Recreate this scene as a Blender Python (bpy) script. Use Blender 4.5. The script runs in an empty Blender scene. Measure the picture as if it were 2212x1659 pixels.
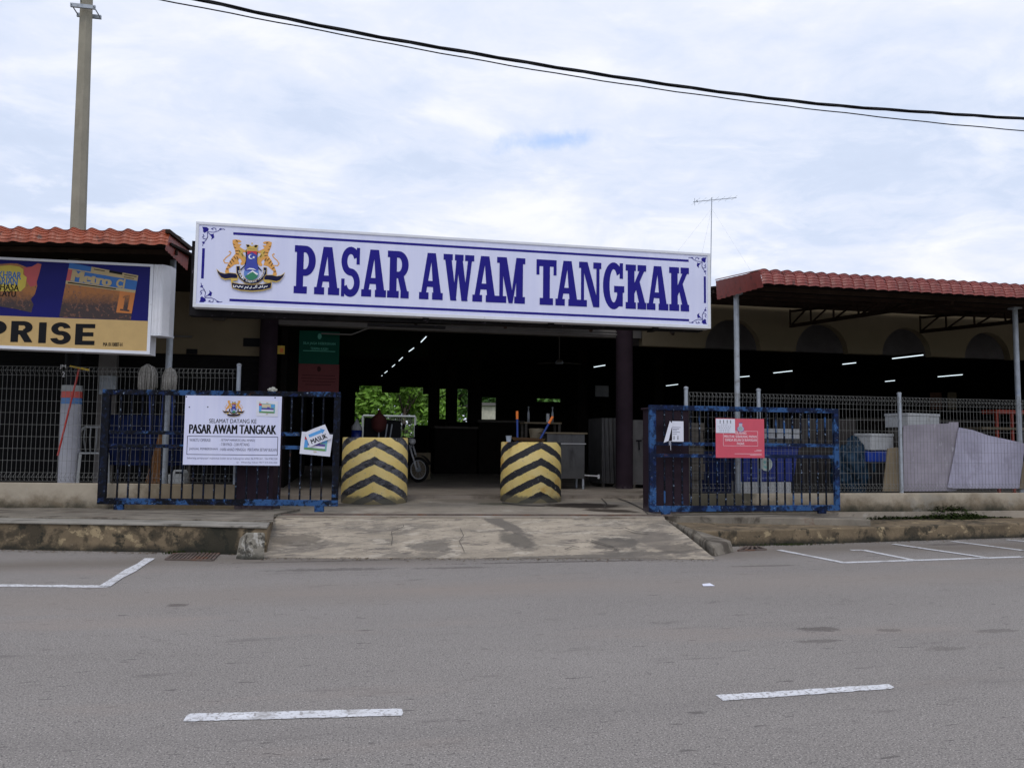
import bpy, bmesh, math, random
from mathutils import Vector, Matrix
random.seed(7)
rad = math.radians
scene = bpy.context.scene
col = scene.collection
# ---------------------------------------------------------------- camera (survey of the place from the photograph)
FPX, CX, CY = 1700.0, 1106.0, 829.5
YAW, PIT, ROL, EYE = rad(11.4), math.atan(125.5/1700), .011, 1.6
fw = Vector((math.sin(YAW)*math.cos(PIT), math.cos(YAW)*math.cos(PIT), math.sin(PIT)))
r0 = Vector((math.cos(YAW), -math.sin(YAW), 0)); u0 = r0.cross(fw)
RR = r0*math.cos(ROL)+u0*math.sin(ROL); UU = u0*math.cos(ROL)-r0*math.sin(ROL)
CAM = Vector((0, 0, EYE))
def ray(x, y): return fw+RR*((x-CX)/FPX)-UU*((y-CY)/FPX)
def gz(x, y, z):
    d = ray(x, y); return CAM+d*((z-EYE)/d.z)
def gy(x, y, Y):
    d = ray(x, y); return CAM+d*(Y/d.y)
def frame(O, U):
    U = Vector(U).normalized(); Z = Vector((0, 0, 1)); Yv = Z.cross(U)
    M = Matrix.Identity(4)
    for i in range(3): M[i][0] = U[i]; M[i][1] = Yv[i]; M[i][2] = Z[i]; M[i][3] = O[i]
    return M
def onf(F, px, py, off=0.0):
    I = F.inverted(); o = I @ CAM; d = I.to_3x3() @ ray(px, py)
    t = (off-o.y)/d.y; p = o+d*t; return p.x, p.z
def zc(ox, oy, s): return lambda x, y: ((ox+x/s)/1.1456, (oy+y/s)/1.1456)
# ---------------------------------------------------------------- object helpers
W = {}
def tag(o, label=None, cat=None, group=None, kind=None):
    if label: o['label'] = label
    if cat: o['category'] = cat
    if group: o['group'] = group
    if kind: o['kind'] = kind
    return o
def thing(name, label, cat, loc=(0, 0, 0), rz=0, group=None):
    o = bpy.data.objects.new(name, None); col.objects.link(o)
    o.empty_display_size = .2
    o.location = loc; o.rotation_euler = (0, 0, rz)
    W[o.name] = Matrix.Translation(Vector(loc)) @ Matrix.Rotation(rz, 4, 'Z')
    return tag(o, label, cat, group)
def copy_tree(o, parent=None):
    c = o.copy(); col.objects.link(c)
    if parent: c.parent = parent
    for ch in [x for x in bpy.data.objects if x.parent == o and x != c]: copy_tree(ch, c)
    return c
class MB:
    def __init__(s, M=None): s.v = []; s.f = []; s.m = []; s.M = M or Matrix.Identity(4); s.mi = 0
    def add(s, vs, fs):
        b = len(s.v)
        for p in vs: s.v.append(s.M @ Vector(p))
        for f in fs: s.f.append([b+i for i in f]); s.m.append(s.mi)
    def box(s, x0, x1, y0, y1, z0, z1):
        s.add([(x0,y0,z0),(x1,y0,z0),(x1,y1,z0),(x0,y1,z0),(x0,y0,z1),(x1,y0,z1),(x1,y1,z1),(x0,y1,z1)],
              [(3,2,1,0),(4,5,6,7),(0,1,5,4),(1,2,6,5),(2,3,7,6),(3,0,4,7)])
    def hexa(s, b, t):   # 4 bottom pts ccw, 4 top pts
        s.add(list(b)+list(t), [(3,2,1,0),(4,5,6,7),(0,1,5,4),(1,2,6,5),(2,3,7,6),(3,0,4,7)])
    def bar(s, a, b, w, h=None, up=(0,0,1)):
        h = h or w; a = Vector(a); b = Vector(b); d = (b-a).normalized(); up = Vector(up)
        if abs(d.dot(up)) > .98: up = Vector((0, 1, 0))
        x = d.cross(up).normalized()*w/2; z = x.cross(d).normalized()*h/2
        s.hexa([a-x-z, a+x-z, a+x+z, a-x+z], [b-x-z, b+x-z, b+x+z, b-x+z])
    def tube(s, path, r, n=8, cap=True):
        P = [Vector(p) for p in path]; rs = r if isinstance(r, (list, tuple)) else [r]*len(P)
        vs = []; prev = None
        for i, p in enumerate(P):
            d = (P[min(i+1, len(P)-1)]-P[max(i-1, 0)]).normalized()
            if prev is None:
                prev = d.cross(Vector((0, 0, 1)) if abs(d.z) < .95 else Vector((1, 0, 0))).normalized()
            x = (prev-d*prev.dot(d)).normalized(); prev = x; y = d.cross(x)
            for k in range(n):
                a = 2*math.pi*k/n; vs.append(p+(x*math.cos(a)+y*math.sin(a))*rs[i])
        fs = [(i*n+k, i*n+(k+1) % n, (i+1)*n+(k+1) % n, (i+1)*n+k) for i in range(len(P)-1) for k in range(n)]
        if cap: fs.append(tuple(range(n))[::-1]); fs.append(tuple((len(P)-1)*n+k for k in range(n)))
        s.add(vs, fs)
    def lathe(s, prof, n=24, c=(0, 0, 0), jit=0):
        vs = []; c = Vector(c)
        for (r, z) in prof:
            for k in range(n):
                a = 2*math.pi*k/n; q = r*(1+jit*random.uniform(-1, 1))
                vs.append(c+Vector((q*math.cos(a), q*math.sin(a), z)))
        fs = [(i*n+k, i*n+(k+1) % n, (i+1)*n+(k+1) % n, (i+1)*n+k) for i in range(len(prof)-1) for k in range(n)]
        s.add(vs, fs)
    def flat(s, poly, y):   # polygon in x,z facing -y
        s.add([(x, y, z) for x, z in poly], [tuple(range(len(poly)))])
    def slab(s, poly, y0, y1):  # xz polygon with thickness in y
        n = len(poly)
        s.add([(x, y0, z) for x, z in poly]+[(x, y1, z) for x, z in poly],
              [tuple(range(n)), tuple(range(n, 2*n))[::-1]]+[(i, (i+1) % n, n+(i+1) % n, n+i) for i in range(n)])
    def vprism(s, poly, z0, z1):  # xy polygon; z may be list
        n = len(poly); zz = z1 if isinstance(z1, (list, tuple)) else [z1]*n
        s.add([(x, y, z0) for x, y in poly]+[(p[0], p[1], zz[i]) for i, p in enumerate(poly)],
              [tuple(range(n))[::-1], tuple(range(n, 2*n))]+[(i, (i+1) % n, n+(i+1) % n, n+i) for i in range(n)])
    def build(s, name, mats, parent=None, smooth=False, bevel=0, bseg=2, fixn=True, auto=None):
        me = bpy.data.meshes.new(name)
        Wi = W[parent.name].inverted() if parent else Matrix.Identity(4)
        me.from_pydata([tuple(Wi @ v) for v in s.v], [], s.f)
        if not isinstance(mats, (list, tuple)): mats = [mats]
        for m in mats: me.materials.append(m)
        me.polygons.foreach_set('material_index', s.m)
        if fixn:
            bm = bmesh.new(); bm.from_mesh(me); bmesh.ops.recalc_face_normals(bm, faces=bm.faces); bm.to_mesh(me); bm.free()
        if smooth or auto: me.polygons.foreach_set('use_smooth', [True]*len(me.polygons))
        o = bpy.data.objects.new(name, me); col.objects.link(o)
        if parent: o.parent = parent
        W[o.name] = W[parent.name] if parent else Matrix.Identity(4)
        if bevel:
            md = o.modifiers.new('bevel', 'BEVEL'); md.width = bevel; md.segments = bseg; md.limit_method = 'ANGLE'; md.angle_limit = rad(40)
        if auto:
            bm = bmesh.new(); bm.from_mesh(me)
            for e in bm.edges:
                if len(e.link_faces) == 2 and e.calc_face_angle(0) > auto: e.smooth = False
            bm.to_mesh(me); bm.free()
        me.update(); return o
# ---------------------------------------------------------------- materials
def newmat(name):
    m = bpy.data.materials.new(name); m.use_nodes = True; nt = m.node_tree; nt.nodes.clear()
    out = nt.nodes.new('ShaderNodeOutputMaterial'); b = nt.nodes.new('ShaderNodeBsdfPrincipled')
    nt.links.new(b.outputs[0], out.inputs[0]); return m, nt, b
def coords(nt, world=False, scale=(1, 1, 1)):
    if world: g = nt.nodes.new('ShaderNodeNewGeometry'); src = g.outputs['Position']
    else: g = nt.nodes.new('ShaderNodeTexCoord'); src = g.outputs['Object']
    mp = nt.nodes.new('ShaderNodeMapping'); mp.inputs['Scale'].default_value = scale
    nt.links.new(src, mp.inputs[0]); return mp.outputs[0]
def nz(nt, vec, scale, detail=5, rough=.6, dist=0):
    n = nt.nodes.new('ShaderNodeTexNoise'); n.inputs['Scale'].default_value = scale
    n.inputs['Detail'].default_value = detail; n.inputs['Roughness'].default_value = rough; n.inputs['Distortion'].default_value = dist
    nt.links.new(vec, n.inputs['Vector']); return n.outputs[0]
def mr(nt, v, a, b, c=0, d=1, smooth=False):
    n = nt.nodes.new('ShaderNodeMapRange'); n.inputs[1].default_value = a; n.inputs[2].default_value = b
    n.inputs[3].default_value = c; n.inputs[4].default_value = d
    if smooth: n.interpolation_type = 'SMOOTHSTEP'
    nt.links.new(v, n.inputs[0]); return n.outputs[0]
def mth(nt, op, a, b=None, c=None):
    n = nt.nodes.new('ShaderNodeMath'); n.operation = op
    for i, q in enumerate((a, b, c)):
        if q is None: continue
        if isinstance(q, (int, float)): n.inputs[i].default_value = q
        else: nt.links.new(q, n.inputs[i])
    return n.outputs[0]
def mixc(nt, f, a, b):
    n = nt.nodes.new('ShaderNodeMix'); n.data_type = 'RGBA'
    for s, q in ((n.inputs[0], f), (n.inputs[6], a), (n.inputs[7], b)):
        if isinstance(q, (int, float)): s.default_value = q
        elif isinstance(q, (tuple, list)): s.default_value = (*q[:3], 1)
        else: nt.links.new(q, s)
    return n.outputs[2]
def spot(nt, c, colr, px, py, z, rx, ry, ang=0, st=.8, nscale=3.0, nd=.9):
    w = gz(px, py, z); v = coords(nt, True); sp = nt.nodes.new('ShaderNodeSeparateXYZ'); nt.links.new(v, sp.inputs[0])
    dx = mth(nt, 'SUBTRACT', sp.outputs[0], w.x); dy = mth(nt, 'SUBTRACT', sp.outputs[1], w.y); ca, sa = math.cos(ang), math.sin(ang)
    u = mth(nt, 'DIVIDE', mth(nt, 'ADD', mth(nt, 'MULTIPLY', dx, ca), mth(nt, 'MULTIPLY', dy, sa)), rx)
    t = mth(nt, 'DIVIDE', mth(nt, 'SUBTRACT', mth(nt, 'MULTIPLY', dy, ca), mth(nt, 'MULTIPLY', dx, sa)), ry)
    d = mth(nt, 'SQRT', mth(nt, 'ADD', mth(nt, 'MULTIPLY', u, u), mth(nt, 'MULTIPLY', t, t)))
    d = mth(nt, 'ADD', d, mth(nt, 'MULTIPLY', mth(nt, 'SUBTRACT', nz(nt, v, nscale, 7, .65), .5), nd*2))
    return mixc(nt, mth(nt, 'MULTIPLY', mr(nt, d, .7, 1.15, 1, 0, True), st), c, colr)
def M(name, c, rough=.7, metal=0, var=.25, vs=3, layers=(), bump=.0, bs=40, world=False, stretch=(1, 1, 1), trans=0, zl=(), alpha=None, spec=None, spots=()):
    """layers: (colour, scale, lo, hi, strength, stretch)  zl: (colour, z0, z1, strength, noise scale) height-bound dirt"""
    m, nt, b = newmat(name); v = coords(nt, world, stretch)
    n = nz(nt, v, vs, 6)
    c0 = tuple(x*(1-var) for x in c); c1 = tuple(min(1, x*(1+var)) for x in c)
    out = mixc(nt, mr(nt, n, .3, .7), c0, c1)
    for L in layers:
        cc, sc, lo, hi, st = L[:5]; vv = coords(nt, world, L[5]) if len(L) > 5 else v
        f = mth(nt, 'MULTIPLY', mr(nt, nz(nt, vv, sc, 8, .65, .3), lo, hi, smooth=True), st)
        out = mixc(nt, f, out, cc)
    for (cc, z0, z1, st, sc) in zl:
        g = nt.nodes.new('ShaderNodeNewGeometry'); sp = nt.nodes.new('ShaderNodeSeparateXYZ'); nt.links.new(g.outputs['Position'], sp.inputs[0])
        nn = mth(nt, 'MULTIPLY', mth(nt, 'SUBTRACT', nz(nt, coords(nt, True), sc, 7, .7), .5), 2.2*abs(z1-z0))
        f = mth(nt, 'MULTIPLY', mr(nt, mth(nt, 'ADD', sp.outputs[2], nn), z0, z1, 1, 0, True), st)
        out = mixc(nt, f, out, cc)
    for q in spots: out = spot(nt, out, *q)
    nt.links.new(out, b.inputs['Base Color'])
    b.inputs['Roughness'].default_value = rough; b.inputs['Metallic'].default_value = metal
    if spec is None and max(c) < .06: spec = .08
    if spec is not None: b.inputs['Specular IOR Level'].default_value = spec
    if trans: b.inputs['Transmission Weight'].default_value = trans
    if alpha: b.inputs['Alpha'].default_value = alpha
    if bump:
        bp = nt.nodes.new('ShaderNodeBump'); bp.inputs['Strength'].default_value = bump; bp.inputs['Distance'].default_value = .02
        nt.links.new(nz(nt, v, bs, 6), bp.inputs['Height']); nt.links.new(bp.outputs[0], b.inputs['Normal'])
    return m
def flatc(name, c, rough=.5, var=.06): return M(name, c, rough, var=var, vs=6)
def emis(name, c, st):
    m, nt, b = newmat(name); b.inputs['Base Color'].default_value = (*c, 1)
    b.inputs['Emission Color'].default_value = (*c, 1); b.inputs['Emission Strength'].default_value = st; return m
# asphalt
def asphalt():
    m, nt, b = newmat('asphalt'); v = coords(nt, True)
    big = nz(nt, coords(nt, True, (.35, 1, 1)), .5, 5)
    c = mixc(nt, mr(nt, big, .3, .72), (.196, .178, .163), (.258, .236, .218))
    fin = nz(nt, v, 16, 5, .7); c = mixc(nt, mr(nt, fin, .35, .65, .0, .35), c, (.305, .276, .252))
    g = nz(nt, v, 95, 2, .7); c = mixc(nt, mr(nt, g, .56, .66, 0, .8), c, (.56, .52, .48))
    g2 = nz(nt, coords(nt, True, (1, 1, 1.7)), 75, 2, .7); c = mixc(nt, mr(nt, g2, .44, .37, 0, .9), c, (.075, .068, .068))
    st = nz(nt, coords(nt, True, (.5, 2.6, 1)), 1.8, 6, .7, .2); c = mixc(nt, mth(nt, 'MULTIPLY', mr(nt, st, .60, .68), .5), c, (.12, .105, .10))
    st = nz(nt, coords(nt, True, (1.0, 4.5, 1)), 4.2, 3, .5); c = mixc(nt, mth(nt, 'MULTIPLY', mr(nt, st, .665, .70), .65), c, (.08, .07, .067))
    st = nz(nt, coords(nt, True, (.25, 1, 1)), .9, 4); c = mixc(nt, mth(nt, 'MULTIPLY', mr(nt, st, .55, .7), .4), c, (.30, .245, .21))
    # tyre-polished lighter bands running along the street
    sp = nt.nodes.new('ShaderNodeSeparateXYZ'); nt.links.new(v, sp.inputs[0])
    yy = mth(nt, 'ADD', sp.outputs[1], mth(nt, 'MULTIPLY', nz(nt, v, .3, 2), 1.2))
    for (a, b0, col_, s_) in ((4.6, .22, (.15, .137, .13), .15), (11.0, .8, (.16, .135, .11), .7), (8.6, .9, (.27, .225, .19), .35)):
        dd = mth(nt, 'ABSOLUTE', mth(nt, 'SUBTRACT', yy, a+.6)); c = mixc(nt, mth(nt, 'MULTIPLY', mr(nt, dd, 0, b0, 1, 0, True), s_), c, col_)
    for (px_, py_, rx_, ry_, st_) in ((382,1307,.12,.08,.6),(1772,1359,.20,.09,.6),(1770,1384,.24,.05,.45),(2050,1176,.45,.08,.6),(2040,1400,.2,.07,.35),(1915,1361,.12,.05,.45),(720,1230,.8,.10,.5),(985,1226,.5,.08,.5),(1230,1213,1.6,.05,.75),(700,1212,1.2,.05,.7),(1650,1222,.5,.06,.5),(2150,1362,.25,.06,.4)):
        c = spot(nt, c, (.075, .062, .055), px_, py_, 0, rx_, ry_, 0, st_, 9, 1.3)
    nt.links.new(c, b.inputs['Base Color']); b.inputs['Roughness'].default_value = .85
    b.inputs['Specular IOR Level'].default_value = .3
    bp = nt.nodes.new('ShaderNodeBump'); bp.inputs['Strength'].default_value = .7; bp.inputs['Distance'].default_value = .006
    nt.links.new(nz(nt, v, 70, 4, .7), bp.inputs['Height']); nt.links.new(bp.outputs[0], b.inputs['Normal']); return m
m_crack = M('crack dirt', (.07, .06, .05), .95, var=.3)
MOSS = (.018, .022, .010); DIRT = (.05, .036, .02)
m_asph = asphalt()
m_paint = M('road paint', (.66, .66, .68), .7, var=.1, vs=8, layers=[((.30, .28, .26), 5, .52, .68, .7), ((.26, .24, .23), 38, .52, .60, .85), ((.22,.2,.19), 1.2, .56, .66, .5)], world=True)
m_conc = M('ramp concrete', (.36, .305, .235), .9, var=.28, vs=1.6, world=True, stretch=(.6, 1.4, 1), bump=.3, bs=30,
           layers=[((.155, .135, .112), 1.3, .47, .60, .75, (.7, 1.5, 1)), ((.47, .41, .33), 2.6, .53, .63, .75, (.7, 1.5, 1)), ((.12, .10, .085), 4.5, .57, .63, .75, (.5, 1.6, 1)), ((.09, .08, .068), 19, .57, .64, .6), ((.52,.47,.40), 33, .61, .68, .6)],
           spots=[((.115,.10,.085),1078,1150,.16,.16,.95,.35,.85,6,.7),((.10,.088,.073),1118,1172,.12,.22,.5,.3,.8,6,.7),((.36,.19,.07),1118,1128,.16,.28,.5,.3,.85,4,.5),((.30,.20,.10),1000,1125,.12,.18,.3,0,.5,4,.5),((.12,.105,.088),740,1196,.1,.8,.2,0,.75,5,1.1),((.10,.088,.075),1100,1203,.03,3.6,.1,0,.7,5,1.1),((.16,.14,.12),830,1142,.14,.6,.14,0,.6,4,.8),((.095,.083,.07),1330,1172,.14,.4,.3,0,.8,5,1.1),((.085,.073,.06),1250,1128,.28,.5,.3,-.3,.8,5,.9),((.10,.088,.075),930,1180,.1,.35,.25,0,.7,5,1.1),((.09,.075,.06),640,1150,.25,.4,.3,0,.6,5,1.1),((.10,.085,.07),1460,1185,.08,.35,.2,0,.7,5,1),((.12,.105,.09),1200,1205,.03,2.6,.14,0,.6,5,.9),((.14,.12,.10),1420,1160,.2,.25,.5,-.4,.6,4,.8)])
m_plat = M('floor concrete', (.29, .25, .20), .85, var=.25, vs=1.2, world=True, bump=.25, bs=25,
           layers=[((.11, .085, .06), 1.1, .55, .66, .7, (.8, 1.6, 1)), ((.42, .38, .33), 1.7, .56, .68, .7), ((.07, .06, .045), 6, .60, .70, .6)],
           spots=[((.022,.013,.007),1262,1092,.38,.80,.70,-.5,1,4,.5),((.03,.018,.01),1318,1103,.38,.55,.35,-.7,.95,4,.5),((.045,.05,.022),1085,1088,.38,.55,.35,0,.7,4,.7),((.13,.11,.085),1030,1080,.38,.9,.9,0,.6,3,.8),((.05,.045,.035),780,1090,.38,.9,.35,0,.6,4,.8)])
m_ledge = M('ledge concrete', (.20, .175, .14), .9, var=.3, vs=2.5, world=True, bump=.4, bs=30,
            layers=[((.045, .035, .025), 2.0, .50, .62, .8, (.6, 3, 1)), ((.13, .055, .025), 1.5, .58, .68, .6, (.6, 3, 1)), ((.30, .27, .23), 5, .6, .7, .5)])
m_kerb = M('stained kerb', (.175, .130, .078), .9, var=.4, vs=1.6, world=True, bump=.5, bs=18,
           layers=[((.40, .31, .18), 3.4, .57, .61, .75, (1, 1, 1.5)), ((.038, .030, .018), 1.7, .52, .60, .85), ((.016, .016, .010), 5, .55, .63, .85), ((.30,.25,.17), 11, .64, .68, .6)],
           zl=[((.014, .014, .009), .0, .13, .95, 3)],
           spots=[((.014,.015,.009),470,1185,.1,.28,2,0,.85,4,.9),((.03,.028,.018),2010,1112,.25,1.6,.45,0,.9,4,.7),((.05,.04,.028),1900,1122,.25,.8,.2,0,.7,4,.7)])
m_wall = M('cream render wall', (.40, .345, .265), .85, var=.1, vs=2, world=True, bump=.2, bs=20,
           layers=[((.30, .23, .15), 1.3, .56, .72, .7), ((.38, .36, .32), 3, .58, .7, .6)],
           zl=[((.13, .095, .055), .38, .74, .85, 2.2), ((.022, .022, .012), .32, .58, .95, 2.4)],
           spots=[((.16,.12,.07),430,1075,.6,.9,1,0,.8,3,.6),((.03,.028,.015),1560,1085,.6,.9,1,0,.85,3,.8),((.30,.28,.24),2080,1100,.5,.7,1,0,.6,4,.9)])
m_white = flatc('white enamel', (.74, .74, .78), .4)
def signwhite():
    m, nt, b = newmat('sign white'); v = coords(nt, False)
    n1 = nz(nt, coords(nt, False, (3.2, 1, .12)), 2.2, 3); n2 = nz(nt, v, .8, 3)
    c = mixc(nt, mr(nt, n1, .3, .7), (.66, .68, .90), (.73, .745, .94)); c = mixc(nt, mth(nt, 'MULTIPLY', mr(nt, n2, .5, .8), .5), c, (.62, .635, .84))
    nt.links.new(c, b.inputs['Base Color']); b.inputs['Roughness'].default_value = .35; return m
m_signw = signwhite()
m_frame = M('sign aluminium', (.72, .73, .78), .35, var=.06, layers=[((.35, .34, .34), 6, .62, .75, .5)])
m_navy = M('sign navy', (.016, .012, .22), .6, var=.05, vs=6, spec=.15)
m_black = flatc('black', (.012, .012, .014), .5)
m_dark = M('dark steel', (.03, .028, .03), .6, var=.3, layers=[((.12, .10, .13), 9, .58, .64, .7)])
m_gold = flatc('gold', (.62, .42, .08)); m_orange = flatc('tiger', (.75, .36, .08)); m_red = flatc('crest red', (.55, .03, .05))
m_blue = flatc('crest blue', (.03, .05, .36)); m_sky = flatc('crest sky', (.10, .22, .55)); m_green = flatc('crest green', (.02, .20, .10)); m_wh = flatc('crest white', (.85, .85, .88))
m_ink = flatc('ink', (.012, .014, .05)); m_grey = flatc('grey print', (.16, .16, .24)); m_lblue = flatc('light blue print', (.09, .33, .70)); m_purp = flatc('purple print', (.09, .06, .3))
def tile(name, c, c2):
    return M(name, c, .42, var=.22, vs=2.2, layers=[(c2, 5, .54, .68, .55), ((.05, .02, .015), 10, .58, .68, .75), (tuple(min(1, x*1.7+.03) for x in c), 3, .62, .75, .35)], bump=.12, bs=60)
m_tileL = tile('orange red roof tile', (.30, .062, .022), (.16, .036, .016)); m_tileR = tile('faded red roof tile', (.22, .042, .032), (.12, .025, .02))
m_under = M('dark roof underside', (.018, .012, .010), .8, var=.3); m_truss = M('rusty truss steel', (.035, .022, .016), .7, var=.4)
m_galv = M('galvanised steel', (.36, .39, .43), .5, metal=.35, var=.15, vs=5, layers=[((.16, .14, .12), 7, .56, .68, .6), ((.12, .2, .4), 2.5, .6, .7, .4)])
m_wire = M('fence wire', (.20, .20, .19), .6, metal=.2, var=.15)
def gatepaint(name, lo, hi):
    return M(name, (.005, .006, .010) if 'black' in name or 'peeling' in name else (.006, .012, .038), .65, spec=.12, var=.4, vs=5, bump=.35, bs=60,
             layers=[((.036, .10, .25), 1.7, lo, lo+.05, .9), ((.010, .016, .04), 13, .52, .58, .8), ((.012, .03, .12), 9, lo+.06, lo+.12, .6), ((.30, .38, .5), 26, hi-.03, hi+.02, .7), ((.10,.045,.02), 7, .62, .70, .6)])
m_gateL = gatepaint('peeling blue gate paint', .505, .66); m_gateR = gatepaint('worn blue gate paint', .485, .66); m_bar = gatepaint('dark peeling bar paint', .61, .64); m_stile = gatepaint('black peeling stile paint', .60, .68); m_barR = gatepaint('peeling dark blue bar paint', .57, .62)
m_purple = M('dark maroon render', (.032, .021, .029), .75, var=.2, vs=2, layers=[((.5, .46, .45), 24, .70, .73, .8)], zl=[((.3, .27, .27), .35, .55, .25, 18)], bump=.15)
m_beige = M('beige render', (.20, .16, .10), .9, var=.08, vs=1.5, layers=[((.17, .13, .08), 1.1, .52, .7, .5), ((.12, .09, .06), .8, .6, .75, .5, (3, 1, .4))], world=True, bump=.1)
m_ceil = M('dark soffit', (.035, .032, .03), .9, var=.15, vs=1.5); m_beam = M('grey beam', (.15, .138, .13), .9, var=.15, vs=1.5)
m_inner = M('shade-black inner wall', (.012, .010, .009), .9, var=.3); m_shut = M('dark roller shutter', (.009, .0085, .009), .6, var=.2)  # inner wall near black: the hall's shade is put into its colour
m_floor = M('tiled hall floor', (.24, .205, .17), .6, var=.2, vs=1.5, layers=[((.10, .08, .06), 1.3, .5, .65, .7)], world=True)
m_pole = M('pole concrete', (.30, .275, .215), .9, var=.12, vs=3, layers=[((.17, .15, .12), 4, .55, .7, .5, (1, 1, .2))], bump=.1)
m_cable = flatc('cable black', (.02, .02, .022), .6); m_steel = M('stainless steel', (.11, .108, .108), .38, metal=.7, var=.15, layers=[((.035, .03, .03), 1.5, .48, .66, .9, (1, 1, .5))])
m_tube = emis('fluorescent tube', (.80, .93, 1), 1.2)
m_leaf = M('leaf', (.07, .17, .025), .6, var=.6, vs=.5, world=True, layers=[((.12, .22, .02), 1.1, .5, .7, .8), ((.012, .04, .01), 2.0, .55, .7, .8)])
m_leaf2 = M('bright leaf', (.17, .32, .035), .6, var=.5, vs=.7, world=True)
m_bark = M('bark', (.07, .05, .035), .9, var=.3); m_grass = M('grass field', (.06, .11, .025), .9, var=.4, vs=.4, world=True, bump=.4)
m_foam = M('white foam', (.42, .43, .44), .8, var=.1, vs=4, layers=[((.3,.29,.27), 3, .6, .72, .6)]); m_sheet = M('grey lilac board', (.29, .265, .31), .75, var=.2, vs=2.2, layers=[((.5, .48, .54), 9, .60, .68, .5, (1, 1, .5)), ((.25, .22, .25), 1.6, .55, .7, .5), ((.65, .63, .66), 30, .70, .74, .6)])
m_sheet2 = M('pale lilac board', (.37, .355, .46), .7, var=.16, vs=1.5, layers=[((.25, .235, .30), 1.7, .50, .66, .7), ((.5,.48,.6), 4, .6, .7, .5, (1,1,.4))], bump=.2, bs=8)
m_tan = M('tan plywood', (.19, .15, .095), .8, var=.2, vs=4, stretch=(4, 1, .5)); m_bin = M('blue plastic', (.008, .024, .20), .4, var=.2)
m_navytarp = M('navy tarp', (.005, .011, .05), .6, var=.4, vs=3, bump=.4, bs=6); m_greytarp = M('grey tarp', (.075, .072, .073), .6, var=.2, vs=3, bump=.5, bs=5, layers=[((.05, .05, .05), 1.8, .52, .68, .6)])
m_plast = flatc('white plastic', (.36, .37, .37), .5); m_redp = flatc('red plastic', (.42, .03, .02), .4); m_yel = flatc('yellow plastic', (.6, .4, .03), .5)
m_straw = M('straw', (.24, .11, .04), .9, var=.4, vs=20, stretch=(6, 6, 1)); m_mop = M('mop yarn', (.35, .33, .30), .95, var=.3, vs=30)
m_rubber = flatc('rubber', (.015, .015, .015), .8); m_alu = flatc('bright metal', (.55, .55, .56), .3); m_navyp = flatc('blue handle', (.01, .04, .22), .4); m_orp = flatc('orange grip', (.75, .18, .02), .5)
m_wood = M('weathered planks', (.085, .075, .064), .9, var=.35, vs=6, stretch=(.4, 1, 4)); m_crate = flatc('orange red plastic', (.40, .045, .02), .6)
m_boardg = flatc('green board', (.004, .055, .036), .7); m_boardr = flatc('dark red board', (.09, .008, .009), .7); m_pink = flatc('pink red board', (.60, .075, .115), .45)
m_paper = M('paper', (.70, .71, .80), .8, var=.06)
# ---------------------------------------------------------------- text
TC = {}
def textmesh(s, off=0.0):
    k = (s, off)
    if k in TC: return TC[k]
    cu = bpy.data.curves.new('txt', 'FONT'); cu.body = s; cu.size = 1; cu.offset = off; cu.resolution_u = 3
    o = bpy.data.objects.new('txt', cu); col.objects.link(o)
    dg = bpy.context.evaluated_depsgraph_get(); me = o.evaluated_get(dg).to_mesh()
    v = [(p.co.x, p.co.y) for p in me.vertices]; f = [tuple(p.vertices) for p in me.polygons]
    o.evaluated_get(dg).to_mesh_clear(); bpy.data.objects.remove(o); bpy.data.curves.remove(cu)
    xs = [p[0] for p in v]; ys = [p[1] for p in v]; x0, x1, y0, y1 = min(xs), max(xs), min(ys), max(ys)
    TC[k] = ([((x-x0)/(x1-x0), (y-y0)/(y1-y0)) for x, y in v], f, (x1-x0)/(y1-y0)); return TC[k]
def text(mb, s, x0, x1, z0, z1, y, off=0.0, mp=None):
    v, f, _ = textmesh(s, 0); mp = mp or (lambda a, b: (a, b)); sh = off*1.5*(z1-z0)
    for k, d in enumerate((-sh, 0, sh) if off else (0,)):
        vs = []
        for a, b in v:
            X, Z = mp(x0+sh+(x1-x0-2*sh)*a+d, z0+(z1-z0)*b); vs.append((X, y-.0003*k, Z))
        mb.add(vs, f)
def stroke(pts, w):
    """list of quads following a 2-D path"""
    out = []
    for i in range(len(pts)-1):
        (ax, az), (bx, bz) = pts[i], pts[i+1]; L = math.hypot(bx-ax, bz-az) or 1e-6
        dx, dz = (bx-ax)/L, (bz-az)/L; nx, nzz = -dz*w/2, dx*w/2; e = w*.22
        ax -= dx*e*(i > 0); az -= dz*e*(i > 0); bx += dx*e*(i < len(pts)-2); bz += dz*e*(i < len(pts)-2)
        out.append([(ax+nx, az+nzz), (ax-nx, az-nzz), (bx-nx, bz-nzz), (bx+nx, bz+nzz)])
    return out
def ell(cx, cz, rx, rz, a0=0, a1=360, tx=None, tz=None, n=18):
    A = [rad(a0+(a1-a0)*i/n) for i in range(n+1)]
    if tx is None: return [[(cx+rx*math.cos(a), cz+rz*math.sin(a)) for a in A[:-1]]]
    o = [(cx+rx*math.cos(a), cz+rz*math.sin(a)) for a in A]; i_ = [(cx+(rx-tx)*math.cos(a), cz+(rz-tz)*math.sin(a)) for a in A]
    return [[o[k], o[k+1], i_[k+1], i_[k]] for k in range(n)]
def R_(x0, z0, x1, z1): return [[(x0, z0), (x1, z0), (x1, z1), (x0, z1)]]
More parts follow.
